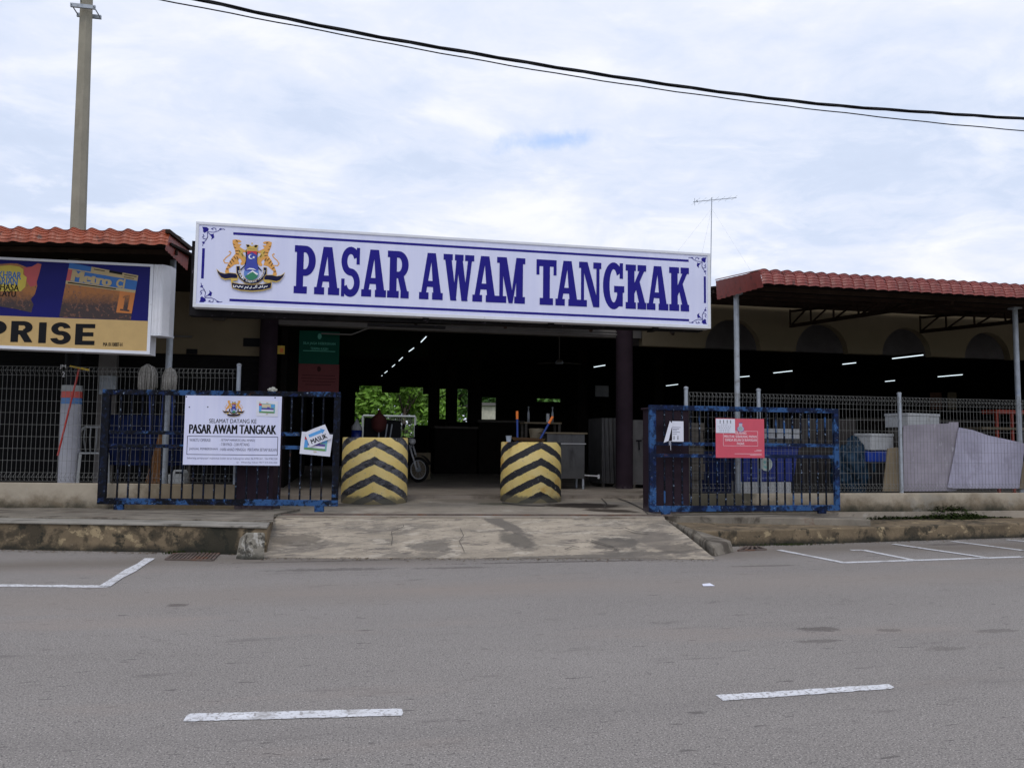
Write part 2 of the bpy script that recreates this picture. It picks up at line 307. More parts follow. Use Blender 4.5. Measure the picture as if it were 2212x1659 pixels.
SLAB = {
 'P': [R_(0,0,.62,.15), R_(.1,.1,.43,.9), R_(0,.86,.5,1), R_(.4,.37,.5,.51), ell(.5,.685,.5,.315,-90,90,.33,.14)],
 'A': [[[(.33,1),(.5,1),(.5,.8),(.29,.12),(.08,.12)]], [[(.5,1),(.68,1),(.93,.12),(.60,.12),(.5,.8)]], R_(.25,.27,.72,.40), R_(0,0,.40,.15), R_(.55,0,1,.15)],
 'R': [R_(0,0,.54,.15), R_(.1,.1,.43,.9), R_(0,.86,.5,1), R_(.4,.42,.52,.56), ell(.5,.71,.47,.29,-90,90,.31,.14), [[(.45,.5),(.74,.5),(.94,.12),(.64,.12)]], R_(.62,0,1,.15)],
 'S': [ell(.5,.72,.49,.295,20,270,.31,.15), ell(.5,.285,.5,.29,90,-160,.31,.15), R_(.80,.66,.97,1.0), R_(.03,0,.2,.36)],
 'W': [R_(0,.87,.30,1), R_(.37,.87,.65,1), R_(.70,.87,1,1), [[(.05,.9),(.26,.9),(.44,0),(.24,0)]], [[(.42,.9),(.52,.9),(.42,0),(.32,0)]], [[(.42,.9),(.62,.9),(.80,0),(.60,0)]], [[(.80,.9),(.93,.9),(.78,0),(.66,0)]]],
 'M': [R_(0,0,.34,.15), R_(.62,0,1,.15), R_(0,.87,.25,1), R_(.72,.87,1,1), R_(.09,.1,.22,.95), R_(.68,.1,.92,.95), [[(.08,1),(.34,1),(.56,.2),(.52,0),(.42,0)]], [[(.68,1),(.82,1),(.56,0),(.48,0)]]],
 'T': [R_(0,.85,1,1), R_(0,.66,.15,.87), R_(.85,.66,1,.87), R_(.33,.1,.67,.9), R_(.17,0,.83,.15)],
 'N': [R_(.09,.1,.23,.9), R_(0,.86,.34,1), R_(0,0,.36,.15), R_(.78,.03,.92,.9), R_(.64,.86,1,1), [[(.09,1),(.38,1),(.92,0),(.64,0)]]],
 'G': [ell(.5,.5,.5,.51,38,332,.31,.15,26), R_(.78,.66,.94,1), R_(.52,.36,1,.50), R_(.66,.06,.93,.45)],
 'K': [R_(.1,.1,.43,.9), R_(0,0,.50,.15), R_(0,.86,.50,1), [[(.42,.34),(.42,.58),(.70,.9),(.94,.9)]], [[(.50,.46),(.66,.66),(.96,.12),(.66,.12)]], R_(.58,.86,1,1), R_(.57,0,1,.15)]}
SANS = {
 'P': [R_(0,0,.34,1), R_(.3,.8,.55,1), R_(.3,.35,.55,.55), ell(.55,.675,.45,.325,-90,90,.34,.2)],
 'R': [R_(0,0,.34,1), R_(.3,.8,.55,1), R_(.3,.36,.6,.56), ell(.55,.71,.42,.29,-90,90,.33,.2), [[(.36,.44),(.68,.5),(1,0),(.64,0)]]],
 'I': [R_(0,0,1,1)],
 'S': [ell(.5,.715,.47,.305,8,270,.33,.2), ell(.5,.30,.5,.32,90,-172,.34,.2)],
 'E': [R_(0,0,.38,1), R_(.3,.8,1,1), R_(.3,.41,.93,.60), R_(.3,0,1,.2)]}
def glyph(mb, D, ch, x0, x1, z0, z1, y, mp=None):
    k = 0; mp = mp or (lambda a, b: (a, b))
    for grp in D[ch]:
        k += 1
        for poly in grp: mb.flat([mp(x0+(x1-x0)*a, z0+(z1-z0)*b) for a, b in poly], y-.0007*k)
# ---------------------------------------------------------------- crest (council emblem of the market sign)
def crest(mb, idx, place, y, detail=True):
    """idx: material slots dict; place(u,v)->(x,z), u in -1..1, v 0 top..1"""
    def cv(x, yy):
        yy2 = yy-.065*(x-1012); x2 = x+.045*(yy-800); return ((x2-1018)/480, (yy2-430)/760)
    st = [y]
    def P(c, poly, mirror=False, raw=False):
        st[0] -= .0005; mb.mi = idx[c]; q = poly if raw else [cv(*p) for p in poly]
        mb.flat([place(u, v) for u, v in q], st[0])
        if mirror: mb.flat([place(-u, v) for u, v in q][::-1], st[0]-.0002)
    def S(c, pts, w, mirror=False):
        q = [cv(*p) for p in pts]; st[0] -= .0005; mb.mi = idx[c]
        for k, s in enumerate(stroke([(u*480, v*760) for u, v in q], w)):
            mb.flat([place(a/480, b/760) for a, b in s], st[0]-.0001*(k % 2))
            if mirror: mb.flat([place(-a/480, b/760) for a, b in s][::-1], st[0]-.0001*(k % 2))
        st[0] -= .0002
    S('orange', [(690,775),(640,775),(620,740),(650,700),(710,655),(725,625),(710,605),(695,615)], 15, True)
    P('orange', [(750,440),(790,430),(850,440),(878,460),(870,475),(830,478),(825,495),(880,500),(862,520),(850,540),(900,575),(950,595),(950,622),(895,622),(910,660),(945,700),(935,775),(900,808),(862,805),(860,775),(880,760),(870,730),(845,705),(830,735),(845,790),(775,800),(730,835),(690,862),(700,905),(690,918),(648,920),(638,905),(655,850),(680,800),(740,700),(790,640),(785,590),(765,540),(752,490)], True)
    P('gold', [(850,560),(900,585),(893,622),(905,660),(930,700),(925,760),(900,700),(850,660),(835,620)], True)
    if detail:
        for a, b in (((755,500),(785,510)),((770,545),(800,555)),((790,600),(830,600)),((795,640),(840,650)),((765,680),(800,720)),((735,715),(770,760)),((710,745),(735,790)),((680,800),(715,830)),((655,860),(690,865)),((835,590),(860,620)),((810,680),(830,730)),((800,450),(830,465)),((880,640),(900,680))):
            S('black', [a, b], 9, True)
    for w, c in ((54, 'gold'), (42, 'ink')):
        S(c, [(827,826-(w > 50)*4),(830,915),(865,990),(935,1048),(1018,1068),(1105,1052),(1172,1002),(1212,935),(1218,850-(w > 50)*4)], w)
    S('black', [(948,585),(948,745),(925,820),(862,880)], 16, True)
    P('gold', [(950,575),(1112,583),(1110,625),(952,617)])
    P('sky', ell(1018, 930, 108, 104, 0, 360, n=24)[0])
    P('blue', [(962,610),(1100,615),(1098,770),(1122,870),(1100,900),(940,900),(915,870),(945,770)])
    P('sky', ell(1018, 925, 92, 75, 0, 180, n=12)[0])
    P('red', [(962,603),(1100,608),(1100,668),(1030,622),(962,662)])
    P('green', [(925,975),(965,950),(1035,905),(1090,950),(1113,965),(1095,1000),(1040,1032),(980,1026)])
    P('white', [(955,948),(1035,888),(1118,946),(1098,960),(1040,912),(1000,925),(968,950)])
    P('white', [(945,880),(990,855),(1050,862),(1095,888),(1040,878),(990,872)])
    P('white', ell(1015, 690, 37, 35, 0, 360, n=16)[0]); P('blue', ell(1026, 687, 29, 28, 0, 360, n=14)[0])
    P('white', [(1055+22*(1 if k % 2 == 0 else .42)*math.sin(k*math.pi/5), 700-22*(1 if k % 2 == 0 else .42)*math.cos(k*math.pi/5)) for k in range(10)])
    P('gold', [(942,512),(985,510),(1030,540),(1080,515),(1125,522),(1104,580),(965,572)]); P('black', [(945,515),(983,514),(1000,540),(968,552)], True)
    P('gold', ell(1033, 497, 13, 13, n=10)[0])
    rb = [(528,882),(580,920),(640,935),(700,925),(790,935),(818,965),(812,1003),(740,998),(640,1007),(590,985),(545,925)]
    cx = sum(p[0] for p in rb)/len(rb); cy = sum(p[1] for p in rb)/len(rb)
    P('gold', [(cx+(p[0]-cx)*1.05, cy+(p[1]-cy)*1.3) for p in rb], True); P('ink', rb, True)
    P('gold', [(722,1000),(825,1002),(815,1035),(760,1040),(742,1075),(728,1070)], True)
    lo = [(735,1065),(860,1090),(1030,1100),(1180,1097),(1305,1072),(1295,1150),(1180,1178),(1030,1188),(860,1172),(748,1140)]
    P('gold', [(1018+(p[0]-1018)*1.03, 1125+(p[1]-1125)*1.22) for p in lo]); P('ink', lo)
    if detail:
        for sq in ([(765,1100),(760,1130),(790,1128),(795,1105)], [(805,1108),(835,1138),(855,1112),(880,1138),(900,1118)], [(915,1160),(935,1130),(960,1148),(975,1120)], [(985,1150),(1010,1152),(1020,1120)], [(1035,1150),(1070,1148),(1080,1115)], [(1095,1105),(1095,1150)], [(1115,1148),(1140,1148),(1150,1120),(1165,1145)], [(1180,1108),(1180,1145)], [(1195,1158),(1210,1128),(1235,1135),(1250,1120)]):
            S('white', sq, 10)
        path = [(838,890),(848,930),(870,975),(905,1015),(950,1042),(1000,1058),(1050,1058),(1100,1042),(1145,1010),(1178,975),(1200,930),(1212,885)]
        seg = [0]
        for a, b in zip(path, path[1:]): seg.append(seg[-1]+math.dist(a, b))
        word = 'MAJLIS DAERAH TANGKAK'; mb.mi = idx['white']; st[0] -= .0005
        for i, ch in enumerate(word):
            if ch == ' ': continue
            s = seg[-1]*(i+.5)/len(word)
            j = max(k for k in range(len(path)-1) if seg[k] <= s); t = (s-seg[j])/(seg[j+1]-seg[j])
            px = path[j][0]+(path[j+1][0]-path[j][0])*t; py = path[j][1]+(path[j+1][1]-path[j][1])*t
            dx, dy = path[j+1][0]-path[j][0], path[j+1][1]-path[j][1]; L = math.hypot(dx, dy); dx /= L; dy /= L
            vv, ff, _ = textmesh(ch, .02)
            vs = []
            for a, b in vv:
                lx, ly = (a-.5)*20, (b-.5)*26
                u, v = cv(px+dx*lx+dy*ly, py+dy*lx-dx*ly); X, Z = place(u, v); vs.append((X, st[0], Z))
            mb.add(vs, ff)
    return st[0]
CM = [m_orange, m_gold, m_black, m_ink, m_red, m_blue, m_sky, m_green, m_wh]
CI = dict(orange=0, gold=1, black=2, ink=3, red=4, blue=5, sky=6, green=7, white=8)
# ================================================================= SETTING
def setting(name, mb, m, **k): o = mb.build(name, m, **k); o['kind'] = 'structure'; return o
mb = MB(); mb.add([(-400,-300,-.03),(400,-300,-.03),(400,500,-.03),(-400,500,-.03)], [(0,1,2,3)]); setting('ground', mb, m_grass)
mb = MB(); mb.add([(-120,-14,0),(120,-14,0),(120,13.2,0),(-120,13.2,0)], [(0,1,2,3)]); setting('road', mb, m_asph)
def G(p, z=0): q = gz(p[0], p[1], z); return (q.x, q.y)
# painted markings
mk = MB()
def gpoly(pts, z=.004): mk.add([(*G(p), z) for p in pts], [tuple(range(len(pts)))])
def rnd(poly, n=14):   # ragged edges along polygon
    out = []
    for i in range(len(poly)):
        a, b = poly[i], poly[(i+1) % len(poly)]
        k = max(1, int(math.dist(a, b)/12))
        for j in range(k):
            t = j/k; out.append((a[0]+(b[0]-a[0])*t+(random.uniform(-.6, .6) if j else 0), a[1]+(b[1]-a[1])*t+(random.uniform(-.6, .6) if j else 0)))
    return out
gpoly(rnd([(395,1559),(403,1546),(412,1542),(855,1531),(868,1532),(871,1540),(868,1546)]))
gpoly(rnd([(1546,1502),(1920,1478),(1932,1485),(1925,1488),(1562,1514)]))
z2b = zc(0, 1150, 2.458); z4b = zc(1500, 1150, 2.139)
gpoly(rnd([(-700,1262),z2b(0,728),z2b(600,734),z2b(665,746),z2b(590,748),z2b(0,742),(-700,1268)]))
mk.M = Matrix.Translation((0,0,.004)); gpoly([z2b(*p) for p in ((598,742),(672,742),(750,688),(830,648),(895,602),(945,572),(882,570),(830,606),(760,640),(690,686))]); mk.M = Matrix.Identity(4)
def gline(pts, w, z):
    P = [G(z4b(*p)) for p in pts]
    for q in stroke(P, w): mk.add([(x, y, z) for x, y in q], [(0,1,2,3)])
gline([(1235,519),(2212,487),(4600,410)], .11, .004)
gline([(915,452),(1262,520)], .11, .006)
gline([(1295,452),(1360,452)], .09, .004); gline([(1358,452),(1640,508)], .11, .006)
gline([(1520,421),(2020,494)], .11, .008); gline([(1830,405),(2212,455),(2460,490)], .11, .006); gline([(2120,398),(2400,425),(2800,470)], .11, .008)
setting('road_markings', mk, m_paint)
# levels
ZL, ZR, ZP, ZF = .40, .25, .38, .45
FL = frame((-5.57, 14.56, 0), Vector((-.5, 13.76, 0))-Vector((-5.57, 14.56, 0)))      # left wing wall line
FR = frame((0, 13.2, 0), (1, 0, 0))                                                   # right wing wall line
def FLp(x, y=0, z=0): return FL @ Vector((x, y, z))
# left kerb and ledge
kl0, kl1, kl2 = gz(0,1187,0), gz(350,1193,0), gz(552,1197,0)
dirk = (kl0-kl1).normalized(); far = kl0+dirk*14
wl = FLp(-16, .3); wr = FLp(5.0, .3)
e1 = gz(578,1137,ZL); e2k = gz(592,1113,ZL)
mb = MB(); mb.vprism([(far.x,far.y),(kl0.x,kl0.y),(kl1.x,kl1.y),(e1.x,e1.y-.0),(e2k.x,e2k.y),(e2k.x+.35,14.0),(wl.x,wl.y)], -.02, ZL-.03)
setting('kerb', mb, m_kerb, bevel=.02)
mb = MB(); a = Vector((0,-1,0))*.03
m_ledge2 = M('pale ledge lip', (.27, .25, .215), .9, var=.2, vs=3, world=True, bump=.3, bs=30, layers=[((.08,.07,.055), 2.4, .52, .64, .8, (.5, 3, 1)), ((.4,.37,.32), 4, .6, .7, .5)])
mb.vprism([(far.x,far.y-.03),(kl0.x,kl0.y-.03),(kl1.x,kl1.y-.03),(e1.x,e1.y-.03),(e2k.x,e2k.y),(e2k.x+.35,14.0),(wl.x,wl.y)], ZL-.03, ZL+.005)
setting('kerb_ledge', mb, m_ledge2, bevel=.012)
o_ = lambda p, d: (p.x+.03, p.y+d)
mb = MB(); mb.vprism([o_(far,.42),o_(kl0,.42),o_(kl1,.45),o_(e1,.50),(e2k.x,e2k.y-.02),(e2k.x+.35,13.98),(wl.x,wl.y-.02)], ZL, ZL+.028); setting('upper_ledge', mb, m_ledge, bevel=.01)
# right kerb and ledge
k1, k2, k3 = gz(1588,1180,0), gz(1758,1175,0), gz(2207,1161,0)
fr = k3+(k3-k2).normalized()*14; sR = gz(1500,1150,ZR)
mb = MB(); mb.vprism([(sR.x,sR.y+.1),(k1.x,k1.y),(k2.x,k2.y),(k3.x,k3.y),(fr.x,fr.y),(fr.x,15.2),(5.15,13.9)], -.02, ZR)
setting('right_kerb', mb, m_kerb, bevel=.025)
# ramp
b0, b1 = gz(553,1205,0), gz(1545,1208,0); t0, t1 = gz(584,1117,ZP-.02), gz(1436,1121,ZP-.02)
n = 24; vs = []; fs = []
for j in range(5):
    for i in range(n+1):
        s = i/n; u = j/4; b = b0.lerp(b1, s); t = t0.lerp(t1, s); p = b.lerp(t, u)
        if j == 0: p.y += random.uniform(-.03, .03)
        p.z = [.008, .095, .185, .275, ZP-.02][j]+.012*math.sin(i*1.3+j)*(0 < j < 4); vs.append(tuple(p))
b = len(vs)
for i in range(n+1):
    p = vs[i]; vs.append((p[0], p[1], -.03))
for j in range(4):
    for i in range(n): fs.append((j*(n+1)+i, j*(n+1)+i+1, (j+1)*(n+1)+i+1, (j+1)*(n+1)+i))
for i in range(n): fs.append((b+i, b+i+1, i+1, i))
mb = MB(); mb.add(vs, fs); setting('entrance_ramp', mb, m_conc, smooth=False)
# cracks and damp run on ramp: thin real patches of darker mortar, rust run
def rampz(x, y):
    s = (x-b0.x)/(b1.x-b0.x); yb = b0.y+(b1.y-b0.y)*s; yt = t0.y+(t1.y-t0.y)*min(max((x-t0.x)/(t1.x-t0.x),0),1)
    return max(.0, min(1, (y-yb)/(yt-yb)))*(ZP-.02)+.02
def rampdecal(name, pts, m, dz=.0):
    P = []
    for p in pts:
        w = gz(p[0], p[1], .2)
        zz0 = .2
        for _ in range(14): zz0 = (zz0+rampz(w.x, w.y))/2; w = gz(p[0], p[1], zz0)
        P.append((w.x, w.y, rampz(w.x, w.y)+dz))
    return P
z3b = zc(600, 1150, 2.458)
mb = MB()
for pts in ([(978,368),(980,380),(940,398),(905,412),(912,450),(905,495)], [(1325,390),(1345,435),(1318,470),(1335,500),(1350,535)], [(1960,520),(2010,500),(2050,505)], [(2120,460),(2180,480),(2250,500),(2290,530)], [(2330,390),(2400,410),(2470,415)]):
    for q in stroke([z3b(*p) for p in pts], 1.1): P = rampdecal('', q, None, .013); mb.add(P, [(0,1,2,3)])
setting('ramp_cracks', mb, m_crack)
# platform behind the ramp, gate track, hall apron
mb = MB(); yl = gz(1100,1070,ZF).y
mb.vprism([(t0.x-.25,t0.y),(t1.x,t1.y),(5.3,13.0),(30,13.4),(30,19.2),(-16,19.2),(-16,15.8),(-.7,13.6)], -.02, ZP)
setting('entrance_platform', mb, m_plat)
z6 = zc(1150, 750, 3.017)
mb = MB()
for pts in ([(1010,1440),(1090,1440),(1230,1490),(1330,1540),(1380,1590)], [(1090,1440),(1130,1425),(1220,1435)], [(1000,1440),(1060,1500),(1040,1530)], [(280,1490),(420,1510),(600,1515)]):
    for q in stroke([z6(*p) for p in pts], 2.2): mb.add([(*G(p, ZP), ZP+.008) for p in q], [(0,1,2,3)])
setting('platform_cracks', mb, m_crack)
m_track = M('rusted gate track', (.13, .10, .085), .7, metal=.2, var=.4, vs=6, world=True, layers=[((.16, .06, .025), 3, .5, .65, .8)])
mb = MB(); q0, q1 = gz(560,1112,ZP), gz(1450,1114,ZP)
mb.bar((q0.x,q0.y-.03,ZP+.012),(q1.x,q1.y-.03,ZP+.012), .07, .024)
q2 = FLp(-14,-.30,0); mb.bar((q2.x,q2.y,ZL+.022),(q0.x,q0.y-.03,ZL+.012), .09, .02); setting('gate_track', mb, m_track)
mb = MB(); ya = yl; aR = gz(1392,1066,ZF)
mb.vprism([(-16,ya+.9),(-1.0,ya+.9),(gz(590,1072,ZF).x,ya),(aR.x-.35,ya-.1),(aR.x,ya+.35),(30,ya+1.2),(30,40),(-16,40)], -.02, ZF); setting('hall_floor', mb, m_floor)
# raised strip under the right gate
mb = MB(); s0, s1, s2 = gz(1432,1113,ZR+.1), gz(1655,1117,ZR+.12), gz(1865,1118,ZR+.12)
mb.hexa([(s0.x,s0.y-.22,0),(s2.x,s2.y-.2,0),(s2.x,s2.y+.25,0),(s0.x,s0.y+.5,0)], [(s0.x,s0.y-.22,ZP-.01),(s2.x,s2.y-.2,ZR+.11),(s2.x,s2.y+.25,ZR+.11),(s0.x,s0.y+.5,ZP-.01)])
setting('gate_strip', mb, m_ledge, bevel=.015)
# kerb end blocks beside the ramp
def rx(p, z): q = gz(p[0], p[1], z); return (q.x, q.y)
mb = MB(); f0, f1 = rx((508,1207),0), rx((549,1206),0); g0, g1 = rx((532,1143),ZL), rx((575,1143),ZL)
mb.hexa([(*f0,-.02),(*f1,-.02),(*g1,-.02),(*g0,-.02)], [(f0[0]+.03,f0[1]+.06,.27),(f1[0],f1[1]+.06,.28),(*g1,ZL-.03),(*g0,ZL-.03)])
m_block = M('worn white kerb end', (.24, .22, .18), .9, var=.3, vs=5, world=True, layers=[((.50,.48,.43), 7, .52, .58, .8), ((.03,.027,.02), 5, .52, .6, .85)], zl=[((.02,.02,.014), .0, .10, .9, 4)], bump=.5, bs=25)
o = setting('kerb_end', mb, m_block, bevel=.03)
mb = MB(); h0, h1, h2, h3 = rx((1546,1202),0), rx((1588,1192),0), rx((1503,1146),ZR+.03), rx((1436,1118),ZP)
mb.hexa([(*h0,-.02),(*h1,-.02),(h2[0],h2[1],-.02),(h3[0],h3[1],-.02)], [(h0[0]-.02,h0[1]+.05,.15),(h1[0]-.05,h1[1]+.02,.17),(h2[0],h2[1],ZR+.04),(h3[0],h3[1],ZP+.004)])
setting('right_kerb_end', mb, m_ledge, bevel=.03)
# drain grates
def grate(label, pts, n, grp):
    P = [gz(p[0], p[1], 0) for p in pts]; c = sum(P, Vector())/4
    t = thing('drain_grate', label, 'grate', tuple(c), 0, grp)
    m = MB(); m.add([(p.x, p.y, .004) for p in P], [(0,1,2,3)]); m.build('pit_shade_sheet', m_black, t)  # flat black sheet stands in for the shade down the drain
    m = MB()
    for i in range(4): m.bar((P[i].x,P[i].y,.012), (P[(i+1)%4].x,P[(i+1)%4].y,.012), .035, .02)
    for i in range(1, n):
        a = P[0].lerp(P[1], i/n); b = P[3].lerp(P[2], i/n); m.bar((a.x,a.y,.012),(b.x,b.y,.012), .03, .018)
    m.build('grating', m_track, t)
grate('rusty slotted drain grate in the road beside the left kerb end', [z2b(*p) for p in ((1010,580),(1290,586),(1335,540),(1060,545))], 12, 'drain grates at the road edge')
grate('small broken drain grate beside the right kerb end', [z4b(*p) for p in ((700,458),(845,452),(805,437),(745,436))], 4, 'drain grates at the road edge')
q = gz(1528, 1265, 0); mb = MB(); mb.add([(q.x-.07,q.y-.04,.006),(q.x+.07,q.y-.05,.006),(q.x+.05,q.y+.04,.022),(q.x-.04,q.y+.05,.014)], [(0,1,2,3)])
tag(mb.build('paper_scrap', m_paper), 'white paper scrap lying on the grey asphalt', 'litter')
# ================================================================= LOW WALLS
xr = onf(FL, 508, 1070)[0]; zt = onf(FL, 60, 1043)[1]
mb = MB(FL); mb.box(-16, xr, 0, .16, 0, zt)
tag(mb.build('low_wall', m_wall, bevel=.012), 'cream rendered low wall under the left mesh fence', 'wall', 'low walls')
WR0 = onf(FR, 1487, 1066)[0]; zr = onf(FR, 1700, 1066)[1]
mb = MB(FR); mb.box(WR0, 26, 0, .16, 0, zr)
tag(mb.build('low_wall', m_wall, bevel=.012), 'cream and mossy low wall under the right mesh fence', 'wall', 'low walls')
m_moss = M('moss and weeds', (.03, .045, .012), .95, var=.5, vs=9, world=True)
mb = MB(); rnd_ = random.Random(3)
for i in range(11000):
    u = rnd_.random(); x = 8.9+u*3.6; hh = max(.02, .30*math.exp(-((x-11.2)/.6)**2)+.10*math.exp(-((x-9.8)/.7)**2))*rnd_.random()
    y = 13.19-rnd_.random()**2*(.08+hh*1.1); s = rnd_.uniform(.016, .05); a = rnd_.uniform(0, 6.28); z = ZR+hh*rnd_.random()*max(0, 1-(13.19-y)*3)
    d = Vector((math.cos(a), math.sin(a), rnd_.uniform(-.3, .9)))*s; e = Vector((-math.sin(a), math.cos(a), rnd_.uniform(0, .6)))*s*.6; p = Vector((x, y, z))
    mb.add([p-e, p+d, p+e], [(0,1,2)])
o = mb.build('moss', m_moss, fixn=False); tag(o, 'dark green moss and small weeds at the foot of the right wall', 'moss', None, 'stuff')
m_litter = M('dry leaf litter', (.10, .07, .04), .9, var=.7, vs=30, world=True, layers=[((.35,.28,.18), 40, .55, .62, .8)])
mb = MB(); rn = random.Random(11)
for i in range(900):
    k = rn.random()
    if k < .45: p = b0.lerp(b1, rn.random()); x = p.x; y = p.y-.02-abs(rn.gauss(0, .12))
    elif k < .75: p = kl0.lerp(kl2, rn.random()); x = p.x; y = p.y-.03-abs(rn.gauss(0, .10))
    else: p = k1.lerp(k3, rn.random()); x = p.x; y = p.y-.03-abs(rn.gauss(0, .09))
    a = rn.uniform(0, 6.28); L_ = rn.uniform(.006, .028); w_ = L_*rn.uniform(.3, .7); c_, s_ = math.cos(a), math.sin(a); z = .006
    mb.add([(x-c_*L_,y-s_*L_,z),(x+s_*w_,y-c_*w_,z+rn.uniform(0,.01)),(x+c_*L_,y+s_*L_,z+rn.uniform(0,.008)),(x-s_*w_,y+c_*w_,z+.002)], [(0,1,2,3)])
o = mb.build('leaf_litter', m_litter, fixn=False); tag(o, 'dry leaf bits and grit gathered along the kerbs and ramp foot', 'litter', None, 'stuff')
mb = MB()
for (px_, py_, n_, r_, h_) in ((385,1196,60,.16,.06),(505,1186,110,.20,.13),(470,1196,60,.2,.07),(1700,1178,120,.5,.05),(1560,1176,50,.12,.05),(1790,1172,90,.4,.05),(1380,1112,0,.1,.05)):
    w = gz(px_, py_, 0)
    for i in range(n_):
        x = w.x+rn.gauss(0, r_*.6); y = w.y+abs(rn.gauss(0, .03))-.02; hh = h_*rn.uniform(.3, 1); a = rn.uniform(0, 6.28); dx, dy = math.cos(a)*hh*.5, -abs(math.sin(a))*hh*.5
        mb.add([(x-.006,y,0),(x+.006,y,0),(x+dx*.6+.005,y+dy*.5,hh*.7),(x+dx,y+dy,hh),(x+dx*.6-.005,y+dy*.5,hh*.7)], [(0,1,2,3,4)])
o = mb.build('kerb_weeds', m_moss, fixn=False); tag(o, 'thin green weeds growing from the gutter joints', 'weeds', None, 'stuff')
# ================================================================= GATE PIERS
def pier(px0, px1, pytop, F, label, ybase):
    x0 = onf(F, px0, 1060)[0]; x1 = onf(F, px1, 1060)[0]; z1 = onf(F, (px0+px1)/2, pytop)[1]
    m = MB(F); m.box(x0, x1, 0.0, .55, 0, z1); m.box(x0-.03, x1+.03, -.03, .58, z1, z1+.035)
    return tag(m.build('gate_pier', m_purple, bevel=.01), label, 'pillar', 'gate piers'), (x0, x1, z1)
P1, pl = pier(507, 589, 853, frame(FLp(0,-.02), FL.col[0].xyz), 'dark maroon gate pier behind the left blue gate', 0)
P2, pr = pier(1413, 1489, 884, frame((0, 13.14, 0), (1,0,0)), 'dark maroon gate pier behind the right blue gate', 0)
# stone / crumpled paper on the left pier
q = onf(FL, 590, 845); w = FLp(q[0]+.0, -.04, pl[2]+.03)
bmx = bmesh.new(); bmesh.ops.create_icosphere(bmx, subdivisions=3, radius=.075)
for v in bmx.verts: v.co *= 1+random.uniform(-.16, .16); v.co.z = v.co.z*.72+.05
me = bpy.data.meshes.new('crumpled_bag'); bmx.to_mesh(me); bmx.free(); me.materials.append(M('crumpled plastic', (.62, .60, .50), .6, var=.2, vs=14))
o = bpy.data.objects.new('crumpled_bag', me); col.objects.link(o); o.location = w; tag(o, 'crumpled cream plastic bag on top of the left gate pier', 'bag')
# ================================================================= GATES
def make_gate(name, label, F, xl, xr, zb, zt, m1, m2, nb, feet, stile, conv, mats, zfoot):
    t = thing(name, label, 'gate', tuple((F @ Vector(((xl+xr)/2, 0, 0))).to_tuple()[:2])+(zfoot,), 0, 'blue sliding gates')
    mf, mbr, mst = mats; y0, y1 = -.03, .03
    m = MB(F); m.box(xl, xr, y0, y1, zt-.085, zt); m.build('top_rail', mf, t, bevel=.004)
    m = MB(F); m.box(xl, xr, y0, y1, zb, zb+.10); m.build('bottom_rail', mf, t, bevel=.004)
    m = MB(F); m.box(xl, xl+stile, y0-.002, y1+.002, zb+.101, zt-.086); m.build('stile', mst, t, bevel=.004)
    m = MB(F); m.box(xr-stile*.8, xr, y0-.002, y1+.002, zb+.101, zt-.086); m.build('stile', mst, t, bevel=.004)
    for z in (m1, m2):
        m = MB(F); m.box(xl+stile+.001, xr-stile*.8-.001, -.018, .018, z-.03, z+.03); m.build('middle_rail', mf, t, bevel=.003)
    xs = [xl+stile+(xr-xl-stile*1.8)*(i+1)/(nb+1) for i in range(nb)]
    for x in xs:
        m = MB(F); m.box(x-.012, x+.012, -.012, .012, zb+.101, m2-.031); m.box(x-.012, x+.012, -.012, .012, m1+.031, zt-.086)
        m.build('bar', mbr, t)
    for fx in feet:
        m = MB(F); m.box(fx-.075, fx+.075, -.035, .035, zfoot+.02, zb-.001); m.build('foot', mf, t, bevel=.004)
    return t
ga, gb = gz(255,1107,ZP), gz(690,1111,ZP); GL = frame((ga.x, ga.y, 0), (gb.x-ga.x, gb.y-ga.y, 0))
xl = onf(GL, 217, 965)[0]; xr_ = onf(GL, 733, 970)[0]
make_gate('sliding_gate', 'heavily peeled black and blue sliding gate left of the entrance', GL, xl, xr_, onf(GL,470,1091)[1], onf(GL,470,844)[1],
          onf(GL,300,934)[1], onf(GL,300,963)[1], 20, [onf(GL,257,1090)[0], onf(GL,690,1090)[0]], .13, None, (m_gateL, m_bar, m_stile), ZP+.02)
ga, gb = gz(1440,1112,ZP), gz(1775,1112,ZR+.11); GR = frame((0, 12.93, 0), (1, 0, 0))
z7 = zc(1550, 900, 4.022)
xl2 = onf(GR, 1402, 985)[0]; xr2 = onf(GR, 1811, 985)[0]
make_gate('sliding_gate', 'bright blue worn sliding gate right of the entrance', GR, xl2, xr2, onf(GR,1610,1104)[1], onf(GR,1610,879)[1],
          onf(GR,*z7(1200,805))[1], onf(GR,*z7(1200,920))[1], 20, [onf(GR,*z7(390,1470))[0], onf(GR,*z7(1945,1470))[0]], .12, None, (m_gateR, m_barR, m_gateR), ZR+.11)
# ---- welcome board on left gate
z3c = zc(440, 960, 7.9)
def board_frame(F, corners, off):
    P = [onf(F, *c, off) for c in corners]  # tl tr br bl
    x0 = (P[0][0]+P[3][0])/2; x1 = (P[1][0]+P[2][0])/2; zt_ = (P[0][1]+P[1][1])/2; zb_ = (P[2][1]+P[3][1])/2
    return x0, x1, zb_, zt_
cor = [z3c(158,128), z3c(2040,185), z3c(1985,1525), z3c(90,1492)]
x0, x1, zb, zt2 = board_frame(GL, cor, -.05)
cw = GL @ Vector(((x0+x1)/2, -.045, zb))
t = thing('welcome_board', 'white PASAR AWAM TANGKAK welcome board with opening hours on the left gate', 'sign', tuple(cw))
m = MB(GL); m.box(x0, x1, -.05, -.042, zb, zt2); m.build('panel', m_signw, t)
def bm_(u, v): return (x0+(x1-x0)*u, zt2-(zt2-zb)*v)
y = -.0515
